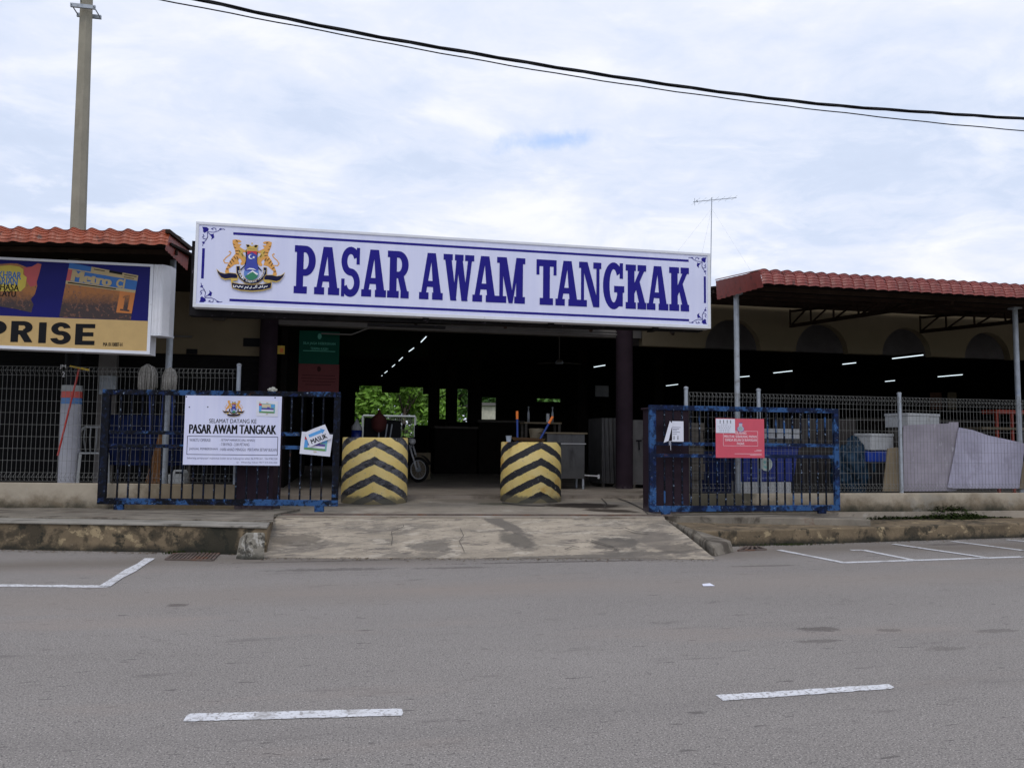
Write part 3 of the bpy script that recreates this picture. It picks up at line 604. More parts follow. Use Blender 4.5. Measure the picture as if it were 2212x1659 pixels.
m = MB(GL); text(m, 'SELAMAT DATANG KE', *[bm_(.255,0)[0], bm_(.745,0)[0]], bm_(0,.395)[1], bm_(0,.335)[1], y, .006)
m.build('text_line', m_black, t, fixn=False); m = MB(GL); text(m, 'PASAR AWAM TANGKAK', bm_(.05,0)[0], bm_(.955,0)[0], bm_(0,.55)[1], bm_(0,.418)[1], y, .030)
m.build('text_line', m_black, t, fixn=False)
for (s, u0_, u1_, v) in (('WAKTU OPERASI', .06, .275, .665), (': SETIAP HARI(KECUALI AHAD)', .375, .735, .665), (': 7.00 PAGI - 2.00 PETANG', .375, .68, .722), ('JADUAL PEMBERSIHAN', .06, .355, .795), (': HARI AHAD MINGGU  PERTAMA SETIAP BULAN', .37, .965, .795)):
    m = MB(GL); text(m, s, bm_(u0_,0)[0], bm_(u1_,0)[0], bm_(0,v)[1], bm_(0,v-.042)[1], y, .008); m.build('text_line', m_grey, t, fixn=False)
m = MB(GL); text(m, 'Sebarang pertanyaan/ maklumat boleh terus hubungi ke talian 06-9781261 / 06-9782228', bm_(.04,0)[0], bm_(.975,0)[0], bm_(0,.925)[1], bm_(0,.888)[1], y)
m.build('text_line', m_grey, t, fixn=False); m = MB(GL); text(m, 'WhatsApp Aduan MDT 019-3361020', bm_(.60,0)[0], bm_(.975,0)[0], bm_(0,.975)[1], bm_(0,.945)[1], y)
for q in ell(bm_(.565,0)[0], bm_(0,.96)[1], .016, .016, 0, 360, .004, .004, 12): m.flat(q, y)
m.build('text_line', m_grey, t, fixn=False)
m = MB(GL); a = bm_(.035,.585); b = bm_(.975,.855); w_ = .009
for r in ((a[0],b[1],b[0],b[1]+w_),(a[0],a[1]-w_,b[0],a[1]),(a[0],b[1]+w_,a[0]+w_,a[1]-w_),(b[0]-w_,b[1]+w_,b[0],a[1]-w_)): m.flat(R_(*r)[0], y)
for u, v in ((.045,.17),(.235,.165),(.01,.02),(.93,.02)): m.flat(ell(*bm_(u,v), .012, .012, n=8)[0], y)
m.build('ruled_border', m_ink, t, fixn=False)
m = MB(GL); cx_, cz_ = bm_(.505,.075)[0], bm_(0,.062)[1]; hw = (x1-x0)*.112; hh = (zt2-zb)*.235
crest(m, CI, lambda u, v: (cx_+u*hw, cz_-v*hh), y, False); m.build('emblem', CM, t, fixn=False)
# floor plan leaflets (map on paper)
m_teal = flatc('teal print', (.16, .40, .38)); m_lgreen = flatc('green print', (.12, .30, .08)); m_crm = flatc('cream print', (.62, .52, .36))
MAPM = [m_paper, m_teal, m_lblue, m_red, m_crm, m_purp, m_lgreen]
def leaflet(F, quad, yoff, label, name='floor_plan_leaflet'):
    P = [onf(F, *c, yoff) for c in quad]
    def mp(u, v):
        a = (P[0][0]+(P[1][0]-P[0][0])*u, P[0][1]+(P[1][1]-P[0][1])*u); b = (P[3][0]+(P[2][0]-P[3][0])*u, P[3][1]+(P[2][1]-P[3][1])*u)
        return (a[0]+(b[0]-a[0])*v, a[1]+(b[1]-a[1])*v)
    m = MB(F); N = 6; m.slab([mp(0,0), mp(1,0), mp(1,1), mp(0,1)], yoff-.002, yoff)
    k = 0
    for (mi, u0_, v0_, u1_, v1_) in ((1,.12,.2,.86,.78),(2,.12,.3,.24,.7),(3,.12,.22,.24,.34),(4,.26,.24,.66,.44),(2,.68,.24,.84,.42),(0,.24,.58,.8,.68),(5,.24,.48,.8,.58),(5,.5,.40,.62,.5),(6,.14,.70,.82,.78),(4,.12,.12,.2,.17),(4,.45,.12,.55,.17),(4,.45,.82,.55,.87)):
        k += 1; m.mi = mi; m.flat([mp(u0_,v0_), mp(u1_,v0_), mp(u1_,v1_), mp(u0_,v1_)], yoff-.002-.0006*k)
    return tag(m.build(name, MAPM, fixn=False), label, 'notice', 'paper notices on the gates'), mp
leaflet(GL, [z3c(1540,235), z3c(1965,262), z3c(1955,565), z3c(1535,550)], -.054, 'small coloured floor plan paper on the corner of the white welcome board')
zm = zc(720, 1030, 13.83)
leaflet(GL, [zm(375,525), zm(1435,630), zm(1335,1380), zm(295,1280)], -.045, 'white floor plan leaflet tied to the left gate under the MASUK paper')
PM = [onf(GL, *zm(*c), -.075) for c in ((465,560),(1165,280),(1385,760),(650,1050))]
def mpM(u, v):
    a = [PM[0][i]+(PM[1][i]-PM[0][i])*u for i in (0,1)]; b = [PM[3][i]+(PM[2][i]-PM[3][i])*u for i in (0,1)]; return (a[0]+(b[0]-a[0])*v, a[1]+(b[1]-a[1])*v)
m = MB(GL); m.slab([mpM(0,0), mpM(.5,-.02), mpM(1,0), mpM(1,1), mpM(.5,.98), mpM(0,1)], -.077, -.075)
m.mi = 1; m.flat([mpM(*p) for p in ((.13,.22),(.72,.22),(.72,.13),(.9,.32),(.72,.5),(.72,.42),(.13,.42))], -.079)
m.mi = 2; v_, f_, _ = textmesh('MASUK', 0)
for k, d in enumerate((-.008, 0, .008)): m.add([(mpM(.13+.74*a+d, .88-.32*b)[0], -.079-.0004*k, mpM(.13+.74*a+d, .88-.32*b)[1]) for a, b in v_], f_)
tag(m.build('entry_notice', [m_paper, m_lblue, m_black], fixn=False), 'tilted white MASUK paper with a blue arrow on the left gate', 'notice', 'paper notices on the gates')
# ---- red board on right gate
zr8 = zc(1740, 1000, 10.37)
x0, x1, zb, zt2 = board_frame(GR, [zr8(320,360), zr8(1575,385), zr8(1565,1385), zr8(328,1372)], -.05)
cw = GR @ Vector(((x0+x1)/2, -.045, zb))
t = thing('prohibition_board', 'pink red DILARANG advertising ban board on the right gate', 'sign', tuple(cw))
m = MB(GR); m.box(x0, x1, -.05, -.042, zb, zt2); m.build('panel', m_pink, t)
m_pale = flatc('pale pink lettering', (.80, .55, .60)); m = MB(GR)
for (s, u0_, u1_, v) in (('DILARANG', .40, .63, .40), ('MELETAK SEBARANG PAPAN', .17, .84, .49), ('TANDA IKLAN DI KAWASAN', .18, .84, .58), ('PASAR', .43, .585, .67)):
    m = MB(GR); text(m, s, bm_(u0_,0)[0], bm_(u1_,0)[0], bm_(0,v)[1], bm_(0,v-.066)[1], y, .025); m.build('text_line', m_pale, t, fixn=False)
m = MB(GR); a = bm_(.15,.315); b = bm_(.865,.70); w_ = .006
for r in ((a[0],b[1],b[0],b[1]+w_),(a[0],a[1]-w_,b[0],a[1]),(a[0],b[1]+w_,a[0]+w_,a[1]-w_),(b[0]-w_,b[1]+w_,b[0],a[1]-w_)): m.flat(R_(*r)[0], y)
for (u0_, u1_, v) in ((.83,.94,.80),(.79,.94,.83),(.38,.94,.90),(.70,.94,.935)): m.flat([bm_(u0_,v), bm_(u1_,v), bm_(u1_,v-.01), bm_(u0_,v-.01)], y)
m.build('ruled_border', m_pale, t, fixn=False)
m = MB(GR); cc = bm_(.51,.1); pz = lambda u, v: (cc[0]+u*.075, cc[1]-v*.17)
for i, (mi, poly) in enumerate(((1, ell(0,.68,.95,.34,n=16)[0]), (0, ell(0,.66,.8,.27,n=16)[0]), (0, [(-.45,.08),(.45,.08),(.38,.55),(-.38,.55)]), (1, [(-.5,0),(.5,0),(.42,.1),(-.42,.1)]), (2, [(-.7,.62),(0,.38),(.7,.62),(0,.85)]))):
    m.mi = mi; m.flat([pz(*p) for p in poly], y-.0006*i)
m.build('emblem', [flatc('emblem pale', (.45, .45, .55)), flatc('emblem violet', (.22, .10, .30)), flatc('emblem grey green', (.3, .38, .36))], t, fixn=False)
def figure_icons(m, xs, z, h, yy, flip=1):
    for x in xs:
        m.flat(ell(x, z+flip*h*.88, h*.10, h*.10, n=8)[0], yy)
        m.flat([(x-h*.13, z+flip*h*.74), (x+h*.13, z+flip*h*.74), (x+h*.08, z+flip*h*.35), (x-h*.08, z+flip*h*.35)], yy)
        for s in (-1, 1): m.flat([(x, z+flip*h*.40), (x+s*h*.05, z+flip*h*.36), (x+s*h*.14, z), (x+s*h*.05, z)], yy-.0004*(s+2))
a0, a1, az, at_ = board_frame(GR, [zr8(322,372), zr8(822,388), zr8(812,745), zr8(330,738)], -.053)
m = MB(GR); m.box(a0, a1, -.0555, -.0535, az, at_); m.mi = 1; figure_icons(m, [a0+(a1-a0)*k for k in (.22,.4,.59,.77)], at_-(at_-az)*.33, (at_-az)*.26, -.057)
m.mi = 2
for v, u in ((.40,.22),(.53,.40),(.66,.34),(.79,.30),(.9,.3)):
    for k in range(int(u*22)): xx = a0+(a1-a0)*(.5-u+2*u*k/(u*22)); m.flat(R_(xx, at_-(at_-az)*(v+.03), xx+(a1-a0)*.03, at_-(at_-az)*(v-.02))[0], -.057)
tag(m.build('queue_notice', [m_paper, m_black, m_grey], fixn=False), 'white notice with four walking figures on the corner of the pink red board', 'notice', 'paper notices on the gates')
zn = zc(1640, 1030, 16.59)
b0_, b1_, bz, bt = board_frame(GR, [zn(395,185), zn(875,225), zn(830,1065), zn(375,1020)], -.045)
m = MB(GR); m.box(b0_, b1_, -.047, -.045, bz, bt); m.mi = 1
figure_icons(m, [b0_+(b1_-b0_)*k for k in (.16,.5)], bt-(bt-bz)*.72, (bt-bz)*.2, -.049, -1); m.mi = 2
for v, u in ((.30,.75),(.38,.6),(.44,.42),(.53,.68),(.62,.4)): m.flat(R_(b0_+.008, bt-(bt-bz)*(v+.013), b0_+(b1_-b0_)*u, bt-(bt-bz)*(v-.008))[0], -.049)
m.mi = 0; Q = [onf(GR, *zn(*c), -.06) for c in ((290,190),(420,330),(370,460),(240,1010),(40,1085))]; m.slab(Q, -.062, -.060)
for pts in ([(375,1010),(330,1035),(270,1015),(270,1190)], [(325,1040),(330,1390)]): m.tube([(*[onf(GR, *zn(*c), -.065)[0]], -.065, onf(GR, *zn(*c), -.065)[1]) for c in pts], .004, 5)
tag(m.build('curled_notice', [m_paper, m_black, m_grey], fixn=False), 'white curled notice tied with string to the right gate by the maroon pier', 'notice', 'paper notices on the gates')
# ================================================================= MESH FENCES
def fence(F, x0, x1, zb, zt_, posts, label, yo=.08):
    t = thing('mesh_fence', label, 'fence', tuple(F @ Vector((x0, yo, zb))), 0, 'galvanised mesh fences')
    m = MB(F); r = .0026; x = x0; sp = .075
    while x <= x1:
        m.box(x-r*.7, x+r*.7, yo-r*.7, yo+r*.7, zb+.03, zt_)
        m.bar((x,yo,zt_),(x,yo-.07,zt_-.075), r*1.3); m.bar((x,yo-.07,zt_-.075),(x,yo,zt_-.15), r*1.3)
        m.bar((x,yo,zb+.03),(x,yo-.07,zb+.10), r*1.3); m.bar((x,yo-.07,zb+.10),(x,yo,zb+.17), r*1.3)
        x += sp
    zs = [zb+.03, zb+.17, zt_, zt_-.15]; z = zb+.37
    while z < zt_-.2: zs.append(z); z += .2
    for z in zs: m.box(x0, x1, yo+r, yo+r*2.4, z-r*.8, z+r*.8)
    for z in (zt_-.075, zb+.10): m.box(x0, x1, yo-.072, yo-.072+r*1.4, z-r*.8, z+r*.8)
    m.build('wire_mesh', m_wire, t)
    for px in posts:
        m = MB(F); c = F.to_3x3()
        m.tube([(px, yo+.035, zb-.0), (px, yo+.035, zt_+.06)], .036, 12); m.lathe([(.042,0),(.042,.03),(.02,.045),(0.001,.046)], 12, (px, yo+.035, zt_+.06))
        m.build('post', m_galv, t, auto=.6)
    return t
zbL = onf(FL, 100, 1038, .08)[1]; ztL = onf(FL, 100, 792, .08)[1]; xe = onf(FL, 512, 900, .1)[0]
fence(FL, -4.0, xe-.03, zt, ztL, [xe, xe-3.05-2.4, ], 'long mesh fence on the cream wall behind the left gate')
ztR = onf(FR, 1800, 855, .08)[1]; p1 = onf(FR, 1483, 900, .1)[0]; p2 = onf(FR, 1640, 900, .1)[0]; p3 = onf(FR, 1946, 950, .1)[0]
fence(FR, p1+.04, p2-.04, zr, ztR, [p1, p2], 'short mesh fence panel beside the right gate pier')
fence(FR, p2+.05, p3+4.6, zr, ztR-.0, [p3, p3+2.9], 'long mesh fence with grey boards leaning behind it')
# ================================================================= MAIN SIGN
SY = 12.9; FS = frame((0, SY, 0), (1, 0, 0))
SX0, SX1, SZ0, SZ1 = -2.49, 6.19, 3.645, 5.0
t = thing('entrance_sign', 'long white PASAR AWAM TANGKAK sign with blue letters above the entrance', 'sign', ((SX0+SX1)/2, SY, SZ0))
m = MB(FS); m.box(SX0+.04, SX1-.04, 0, .18, SZ0+.04, SZ1-.04); m.build('face_panel', m_signw, t)
m = MB(FS)
m.box(SX0, SX1, -.015, .2, SZ1-.045, SZ1); m.box(SX0, SX1, -.015, .2, SZ0, SZ0+.055); m.box(SX0, SX0+.045, -.015, .2, SZ0+.056, SZ1-.046); m.box(SX1-.055, SX1, -.015, .2, SZ0+.056, SZ1-.046)
m.build('frame', m_frame, t, bevel=.004)
m = MB(FS); m.slab([(SX0-.09,SZ0-.10),(SX1-.05,SZ0-.015),(SX1-.05,SZ1-.26),(SX0-.09,SZ1-.26)], .21, .42)
for xx in (1.15, 3.3, 5.2): m.box(xx-.05, xx+.05, .1, .4, SZ0-.05, SZ0-.001)
m.box(.2,1.5,.28,.4,SZ0-.14,SZ0-.10)
m.build('backing_box', M('blackened steel', (.012,.011,.012), .8, var=.4, vs=3, spec=.1, layers=[((.16,.13,.17), 14, .62, .66, .6)]), t)
for i in range(6):
    m = MB(FS); xx = SX0+.4+i*1.55; m.bar((xx,.42,SZ0-.06),(xx,1.2,SZ0+.5), .05); m.bar((xx,.42,SZ1-.4),(xx,1.3,SZ0+.5), .05); m.build('bracket', m_truss, t)
zl_ = zc(700, 580, 2.087)
LET = [('P',60,170,75,278),('A',165,295,84,290),('S',301,400,88,298),('A',408,536,97,302),('R',541,653,105,309),('A',706,828,118,318),('W',829,988,122,325),('A',981,1106,134,331),('M',1106,1252,138,340),('T',1310,1414,151,346),('A',1409,1530,158,355),('N',1530,1645,164,360),('G',1654,1764,168,368),('K',1771,1877,179,372),('A',1880,1991,187,378),('K',1996,2098,192,383)]
for ch, a, b, c, d in LET:
    mid = (c+d)/2; X0 = onf(FS, *zl_(a-1, mid))[0]; X1 = onf(FS, *zl_(b-1, mid))[0]; Zt = onf(FS, *zl_((a+b)/2, c))[1]; Zb = onf(FS, *zl_((a+b)/2, d))[1]
    m = MB(FS); ov = .015 if ch in 'SG' else 0
    glyph(m, SLAB, ch, X0, X1, 3.935-ov, 4.715+ov, -.002); m.build('letter', m_navy, t, fixn=False)
def sl(px, py): return onf(FS, px, py)
m = MB(FS); zz = zc(450, 520, 5.926)
for (xa, xb_, z_) in ((-1.93, 5.78, SZ1-.155), (-1.95, 5.78, SZ0+.135)): m.flat(R_(xa, z_-.02, xb_, z_+.02)[0], -.002)
for xa in (SX0+.125, SX1-.105): m.flat(R_(xa-.02, 4.10, xa+.02, 4.58)[0], -.002)
m.build('ruled_border', m_navy, t, fixn=False)
ORN_P = [[(310,240),(372,245),(402,272),(388,302),(340,332),(320,312),(322,280)], [(408,345),(440,352),(466,343),(474,402),(430,436),(440,400)], [(540,268),(565,262),(590,270),(560,290)], [(300,470),(330,462),(345,490),(320,500)]]
ORN_S = [[(350,290),(400,318),(470,322),(520,306),(560,278),(600,272),(625,282)], [(500,298),(496,262),(462,256),(440,272),(460,282),(432,262)], [(378,322),(384,390),(360,440),(325,478),(310,530)], [(384,400),(360,428),(322,418),(312,390),(335,385),(318,350)], [(385,325),(420,360)]]
for sx in (0, 1):
    for sz in (0, 1):
        m = MB(FS)
        def pl_(x, yy):
            u = (x-225+ (yy-240)*.05)*.00108; v = (yy-165-.06*(x-310))*.00105
            return (SX0+.0+u if not sx else SX1-.0-u+.02, SZ1-v if not sz else SZ0+v)
        for p in ORN_P: m.flat([pl_(*q) for q in p], -.002)
        k = 0
        for s in ORN_S:
            for q in stroke(s, 9): k += 1; m.flat([pl_(*c) for c in q], -.0024-.0001*(k % 3))
        m.build('corner_ornament', m_navy, t, fixn=False)
cA = sl(*zz(1012, 430)); cB = sl(*zz(1000, 1190)); cl = sl(*zz(525, 880)); cr_ = sl(*zz(1500, 945))
hw = (cr_[0]-cl[0])/2; cxx = (cr_[0]+cl[0])/2; hh = cA[1]-cB[1]
m = MB(FS); crest(m, CI, lambda u, v: (cxx+u*hw, cA[1]-v*hh), -.002); m.build('emblem', CM, t, fixn=False)
# ================================================================= NEWSAGENT LIGHTBOX (left)
NO = -.42
xR = onf(FL, 329, 665, NO)[0]; zT = (onf(FL, 0, 556, NO)[1]+onf(FL, 330, 572, NO)[1])/2; zB = (onf(FL, 0, 753, NO)[1]+onf(FL, 328, 766, NO)[1])/2
FN = frame(FLp(0, NO), FL.col[0].xyz); xL = -4.2
zN = zc(0, 620, 5.53)
# tilt of this box relative to the plane is taken up by its own slight slope: use plane coordinates
def nn(px, py): return onf(FN, px, py)
tl, tr, br, bl = nn(0,556), nn(330,572), nn(328,766), nn(0,753)
t = thing('shop_sign', 'blue and yellow PRISE shop lightbox with a newspaper picture', 'sign', tuple(FN @ Vector((xR-1.5, 0, zB))))
def lin(a, b, x): return a[1]+(b[1]-a[1])*(x-a[0])/(b[0]-a[0])
def topz(x): return lin(tl, tr, x)
def botz(x): return lin(bl, br, x)
sA, sB = nn(0,682), nn(328,694)
def spz(x): return lin(sA, sB, x)
m_nvy2 = M('lightbox navy', (.005, .005, .12), .5, var=.06, spec=.2); m_yl = flatc('lightbox yellow', (.52, .345, .13), .45)
m = MB(FN); m.slab([(xL,botz(xL)),(xR-.03,botz(xR)),(xR-.03,topz(xR)),(xL,topz(xL))], .0, .28); m.build('cabinet', m_white, t)
m = MB(FN); m.flat([(xL,spz(xL)),(xR-.05,spz(xR)),(xR-.05,topz(xR)-.04),(xL,topz(xL)-.04)], -.004); m.build('blue_panel', m_nvy2, t, fixn=False)
m = MB(FN); m.flat([(xL,botz(xL)+.05),(xR-.05,botz(xR)+.05),(xR-.05,spz(xR)),(xL,spz(xL))], -.004); m.build('yellow_panel', m_yl, t, fixn=False)
m = MB(FN)
m.slab([(xL,topz(xL)-.04),(xR,topz(xR)-.04),(xR,topz(xR)),(xL,topz(xL))], -.025, .0); m.slab([(xL,botz(xL)),(xR,botz(xR)),(xR,botz(xR)+.05),(xL,botz(xL)+.05)], -.025, 0); m.slab([(xR-.05,botz(xR)+.05),(xR,botz(xR)+.05),(xR,topz(xR)-.04),(xR-.05,topz(xR)-.04)], -.024, 0)
m.build('frame', m_frame, t)
for ch, a, b, c, d in (('P',-190,92,962,1242),('R',152,455,968,1255),('I',532,636,985,1268),('S',692,975,990,1280),('E',1032,1300,1006,1293)):
    P0 = nn(*zN(a,(c+d)/2)); P1_ = nn(*zN(b,(c+d)/2)); Zt = nn(*zN((a+b)/2,c))[1]; Zb = nn(*zN((a+b)/2,d))[1]
    m = MB(FN); glyph(m, SANS, ch, P0[0], P1_[0], Zb, Zt, -.006); m.build('letter', m_black, t, fixn=False)
m = MB(FN); a = nn(*zN(1412,1310)); b = nn(*zN(1678,1262)); text(m, 'MA 0110887-H', a[0], b[0], a[1], b[1], -.006, .02); m.build('small_lettering', m_black, t, fixn=False)
def photo_print():
    m_, nt, b = newmat('printed crowd photo'); v = coords(nt, True); sp = nt.nodes.new('ShaderNodeSeparateXYZ'); nt.links.new(v, sp.inputs[0])
    n_ = nz(nt, v, 11, 8, .8, .6); h = mth(nt, 'ADD', sp.outputs[2], mth(nt, 'MULTIPLY', n_, .5))
    c = mixc(nt, mr(nt, h, 4.02, 4.24), (.028, .010, .008), (.36, .12, .012)); c = mixc(nt, mr(nt, nz(nt, v, 17, 6, .7), .56, .62), c, (.20, .075, .035)); c = mixc(nt, mr(nt, nz(nt, coords(nt, True, (1,1,.3)), 30, 5), .62, .68), c, (.012, .01, .012))
    nt.links.new(c, b.inputs[0]); b.inputs['Roughness'].default_value = .4; return m_
m_photo = photo_print(); m_nblue = flatc('newspaper blue', (.012, .12, .38), .5); m_ncream = flatc('newspaper cream', (.45, .34, .17), .6); m_nor = flatc('newspaper orange', (.52, .16, .02), .4); m_nred = flatc('newspaper red', (.45, .05, .05), .4)
Q = [nn(*zN(*c)) for c in ((955,170),(1895,345),(1790,957),(812,912))]
def qm(u, v):
    a = [Q[0][i]+(Q[1][i]-Q[0][i])*u for i in (0,1)]; b = [Q[3][i]+(Q[2][i]-Q[3][i])*u for i in (0,1)]; return (a[0]+(b[0]-a[0])*v, a[1]+(b[1]-a[1])*v)
m = MB(FN); PMT = [m_photo, m_nblue, m_ncream, m_nor, m_nred, m_black]
def qr(mi, u0_, v0_, u1_, v1_, k): m.mi = mi; m.flat([qm(u0_,v0_), qm(u1_,v0_), qm(u1_,v1_), qm(u0_,v1_)], -.006-.0008*k)
qr(0,0,0,1,1,0); qr(2,0,0,1,.14,1); qr(1,0,0,.32,.1,2); qr(5,.58,.0,.77,.05,2); qr(1,0,.12,1,.33,3); qr(4,0,.12,.06,.33,4); qr(2,0,.33,1,.39,4); qr(3,.78,.39,1,.85,4)
qr(5,.03,.35,.72,.372,5); qr(5,.36,.03,.52,.045,5); qr(5,.80,.03,.98,.045,5); qr(5,.80,.08,.95,.092,5)
m.mi = 2; v_, f_, _ = textmesh('Metro', 0)
for k, d in enumerate((-.018, -.009, 0, .009, .018)): m.add([(qm(.08+.55*a+d, .325-.20*b)[0], -.012-.0004*k, qm(.08+.55*a+d, .325-.20*b)[1]) for a, b in v_], f_)
for i, q in enumerate(ell(.77,.235,.06,.09,40,320,.03,.04,14)): m.flat([qm(*p) for p in q], -.012-.0001*(i%2))
qr(2,.81,.13,.835,.33,8)
m.mi = 0; m.flat([qm(*p) for p in ((.87,.47),(.93,.45),(.93,.77),(.96,.78),(.96,.81),(.83,.80),(.83,.765),(.87,.77),(.87,.52),(.84,.53),(.84,.50))], -.013)
m.build('newspaper_picture', PMT, t, fixn=False)
m = MB(FN); pp = [(-620,650),(-560,330),(-350,215),(0,190),(150,178),(240,182),(320,212),(380,238),(440,222),(520,176),(572,190),(540,320),(505,430),(512,490),(480,600),(425,670),(462,740),(430,850),(200,800),(0,768),(-300,740)]
m.mi = 0; m.flat([nn(*zN(*c)) for c in pp], -.006)
m.mi = 1; m.flat([nn(*zN(*c)) for c in ((325,240),(440,222),(520,180),(568,192),(538,320),(503,430),(505,480),(420,500),(350,400))], -.007)
m.mi = 2; m.flat([nn(*zN(*c)) for c in ((-560,470),(-480,330),(-250,235),(150,205),(270,225),(325,260),(320,330),(370,370),(350,500),(290,560),(-560,560))], -.008)
for (s, a, b, c, d, mi) in (('AKHBAR',-90,290,400,300,3),('HARIAN',-110,240,480,385,3),('BAHASA',-120,260,560,470,4),('MELAYU',-130,215,640,560,4)):
    m.mi = mi; P0 = nn(*zN(a,c-25)); P1_ = nn(*zN(b,c)); h_ = nn(*zN(b,d))[1]-P1_[1]; v_, f_, _ = textmesh(s, 0)
    for k, d in enumerate((-.008, 0, .008)): m.add([(P0[0]+(P1_[0]-P0[0])*(u+d), -.0095-.0004*k, P0[1]+(P1_[1]-P0[1])*u+h_*w_) for u, w_ in v_], f_)
m.build('newspaper_badge', [m_photo, m_nred, flatc('badge yellow', (.55, .42, .04)), m_nblue, m_black], t, fixn=False)
# white ribbed end cabinet
m = MB(FN); zE0 = nn(350,722)[1]; zE1 = topz(xR)+.0; wd = nn(357,650)[0]-xR
t2 = thing('sign_ballast_box', 'white ribbed metal box beside the shop lightbox', 'box', tuple(FN @ Vector((xR+.1, 0, zE0))))
poly = [(xR+.004,-.02),(xR+.03,-.035),(xR+.06,-.02),(xR+.09,-.035),(xR+.12,-.02),(xR+.15,-.035),(xR+wd-.03,-.02),(xR+wd+.04,.10),(xR+wd+.04,.3),(xR+.004,.3)]
m.vprism(poly, zE0, zE1); m.build('casing', m_white, t2, bevel=.004)
m = MB(FN); m.vprism([(x*1.0, y_-.006) for x, y_ in poly[:7]]+[(xR+wd+.05,.10),(xR+wd+.05,.305),(xR+.004,.305)], zE0-.03, zE0-.001); m.build('bottom_lip', m_frame, t2)
# ================================================================= CANOPIES
def tile_skirt(m, x0, x1, yf, z0, z1, run, period=.28, amp=.055, steps=7, pw_=.9):
    """steep tiled skirt facing -y, waves along x, stepped courses down the slope"""
    nx = int((x1-x0)/period*10); rows = []
    for j in range(steps):
        a, b = j/steps, (j+1)/steps; rows += [(a, .011), (b, 0)]
    rows = rows[::-1]; V = []; prof = []
    for (s, lift) in rows:
        ang = s*math.pi/2*.92; zz_ = z0+(z1-z0)*math.sin(ang)/math.sin(math.pi/2*.92); yy = yf+run*(1-math.cos(ang)); prof.append((yy-lift*.8, zz_+lift*.5, s))
    prof.insert(0, (yf+run+.5, z1+.02, 1.0))
    for (yy, zz_, s) in prof:
        for i in range(nx+1):
            x = x0+(x1-x0)*i/nx; ph = ((x-x0)/period) % 1; wv = abs(math.sin(ph*math.pi))**pw_*amp
            V.append((x, yy-wv*(.75 if s < .9 else .2), zz_+wv*(.7 if s > .4 else .25)))
    n_ = nx+1; fs_ = [(j*n_+i, j*n_+i+1, (j+1)*n_+i+1, (j+1)*n_+i) for j in range(len(prof)-1) for i in range(nx)]
    m.add(V, fs_)
def hipside(m, F, q, ya, yb, n=9, k=5):
    """tiled side return: q = near-top, far-top, far-bottom, near-bottom"""
    T0 = onf(F, *q[0], ya); T1 = onf(F, *q[1], yb); B1 = onf(F, *q[2], yb); B0 = onf(F, *q[3], ya)
    def P(u, v, o=0):
        x = (T0[0]+(T1[0]-T0[0])*u)*(1-v)+(B0[0]+(B1[0]-B0[0])*u)*v; z = (T0[1]+(T1[1]-T0[1])*u)*(1-v)+(B0[1]+(B1[1]-B0[1])*u)*v
        return (x-o*.0, ya+(yb-ya)*u-o, z-o*.3)
    for i in range(n):
        for j in range(k):
            u0_, u1_ = i/n, (i+1)/n; v0_, v1_ = j/k, (j+1)/k; um = (u0_+u1_)/2
            m.add([P(u0_,v0_,-.004),P(um,v0_,.02),P(u1_,v0_,-.004),P(u1_,v1_,.006),P(um,v1_+.02,.035),P(u0_,v1_,.006)], [(0,1,4,5),(1,2,3,4)])
# ---- right canopy
FC = frame((0, 12.4, 0), (1, 0, 0))
cx0 = onf(FC, 1646, 600)[0]; cz0 = (onf(FC, 1648, 620)[1]+onf(FC, 2212, 640)[1])/2; cz1 = (onf(FC, 1650, 588)[1]+onf(FC, 2212, 612)[1])/2
WALLY = 19.3
t = thing('awning', 'long faded red tiled awning over the right side of the market', 'awning', (cx0, 13.0, 0), 0, 'red tiled awnings')
m = MB(FC); tile_skirt(m, cx0, 26, 0, cz0, cz1+.03, .22, .225, .042, 8, 1.0); m.build('tiled_edge', m_tileR, t, smooth=False, fixn=False)
m = MB(FC); hipside(m, FC, [(1641,585),(1546,607),(1549,647),(1649,619)], 0.03, 1.6); m.build('side_tiles', m_tileR, t, fixn=False)
m = MB(FC); A_ = onf(FC,1642,584,.03); B_ = onf(FC,1546,605.5,1.6); m.bar((A_[0],.03,A_[1]+.01),(B_[0],1.6,B_[1]+.01), .03, .012); m.build('edge_trim', M('pale red trim', (.5,.32,.30), .5), t)
m = MB(); m.hexa([(cx0+.02,12.65,cz0+.06),(26,12.65,cz0+.06),(26,19.2,5.38),(cx0+.02,19.2,5.38)], [(cx0+.02,12.65,cz0+.10),(26,12.65,cz0+.10),(26,19.2,5.42),(cx0+.02,19.2,5.42)]); m.build('roof_sheet', m_under, t)
m = MB()
for yy in (12.9, 14.4, 15.9, 17.4, 18.7): zz_ = cz0+.03+(5.38-cz0-.06)*(yy-12.65)/6.55; m.box(cx0+.05, 26, yy-.03, yy+.03, zz_-.07, zz_-.001)
m.build('purlins', m_truss, t)
for px_, X in ((0, 11.5), (1, 15.5), (2, 7.1)):
    m = MB()
    if X > 8:
        A = Vector((X,19.15,4.80)); B = Vector((X,13.3,4.45)); m.bar(A, B, .06, .09); m.bar((X,19.15,5.2),(X,13.3,4.62), .06)
        for i in range(6):
            p = A.lerp(B, i/6); q = Vector((X, p.y-.5, p.z+ (5.2-4.8)*(1-i/6)*.95+.05)); m.bar(p, (X,p.y,q.z+.02), .035); m.bar(p, (X, A.lerp(B,(i+1)/6).y, q.z), .035)
    m.bar((X,13.3,4.55),(X,12.6,cz0+.04), .05) if X < 8 else None
    if X > 8: m.build('roof_truss', m_truss, t)
pz_ = onf(FR, 1592, 800, .35)[0]; pz2 = onf(FR, 2197, 800, .35)[0]
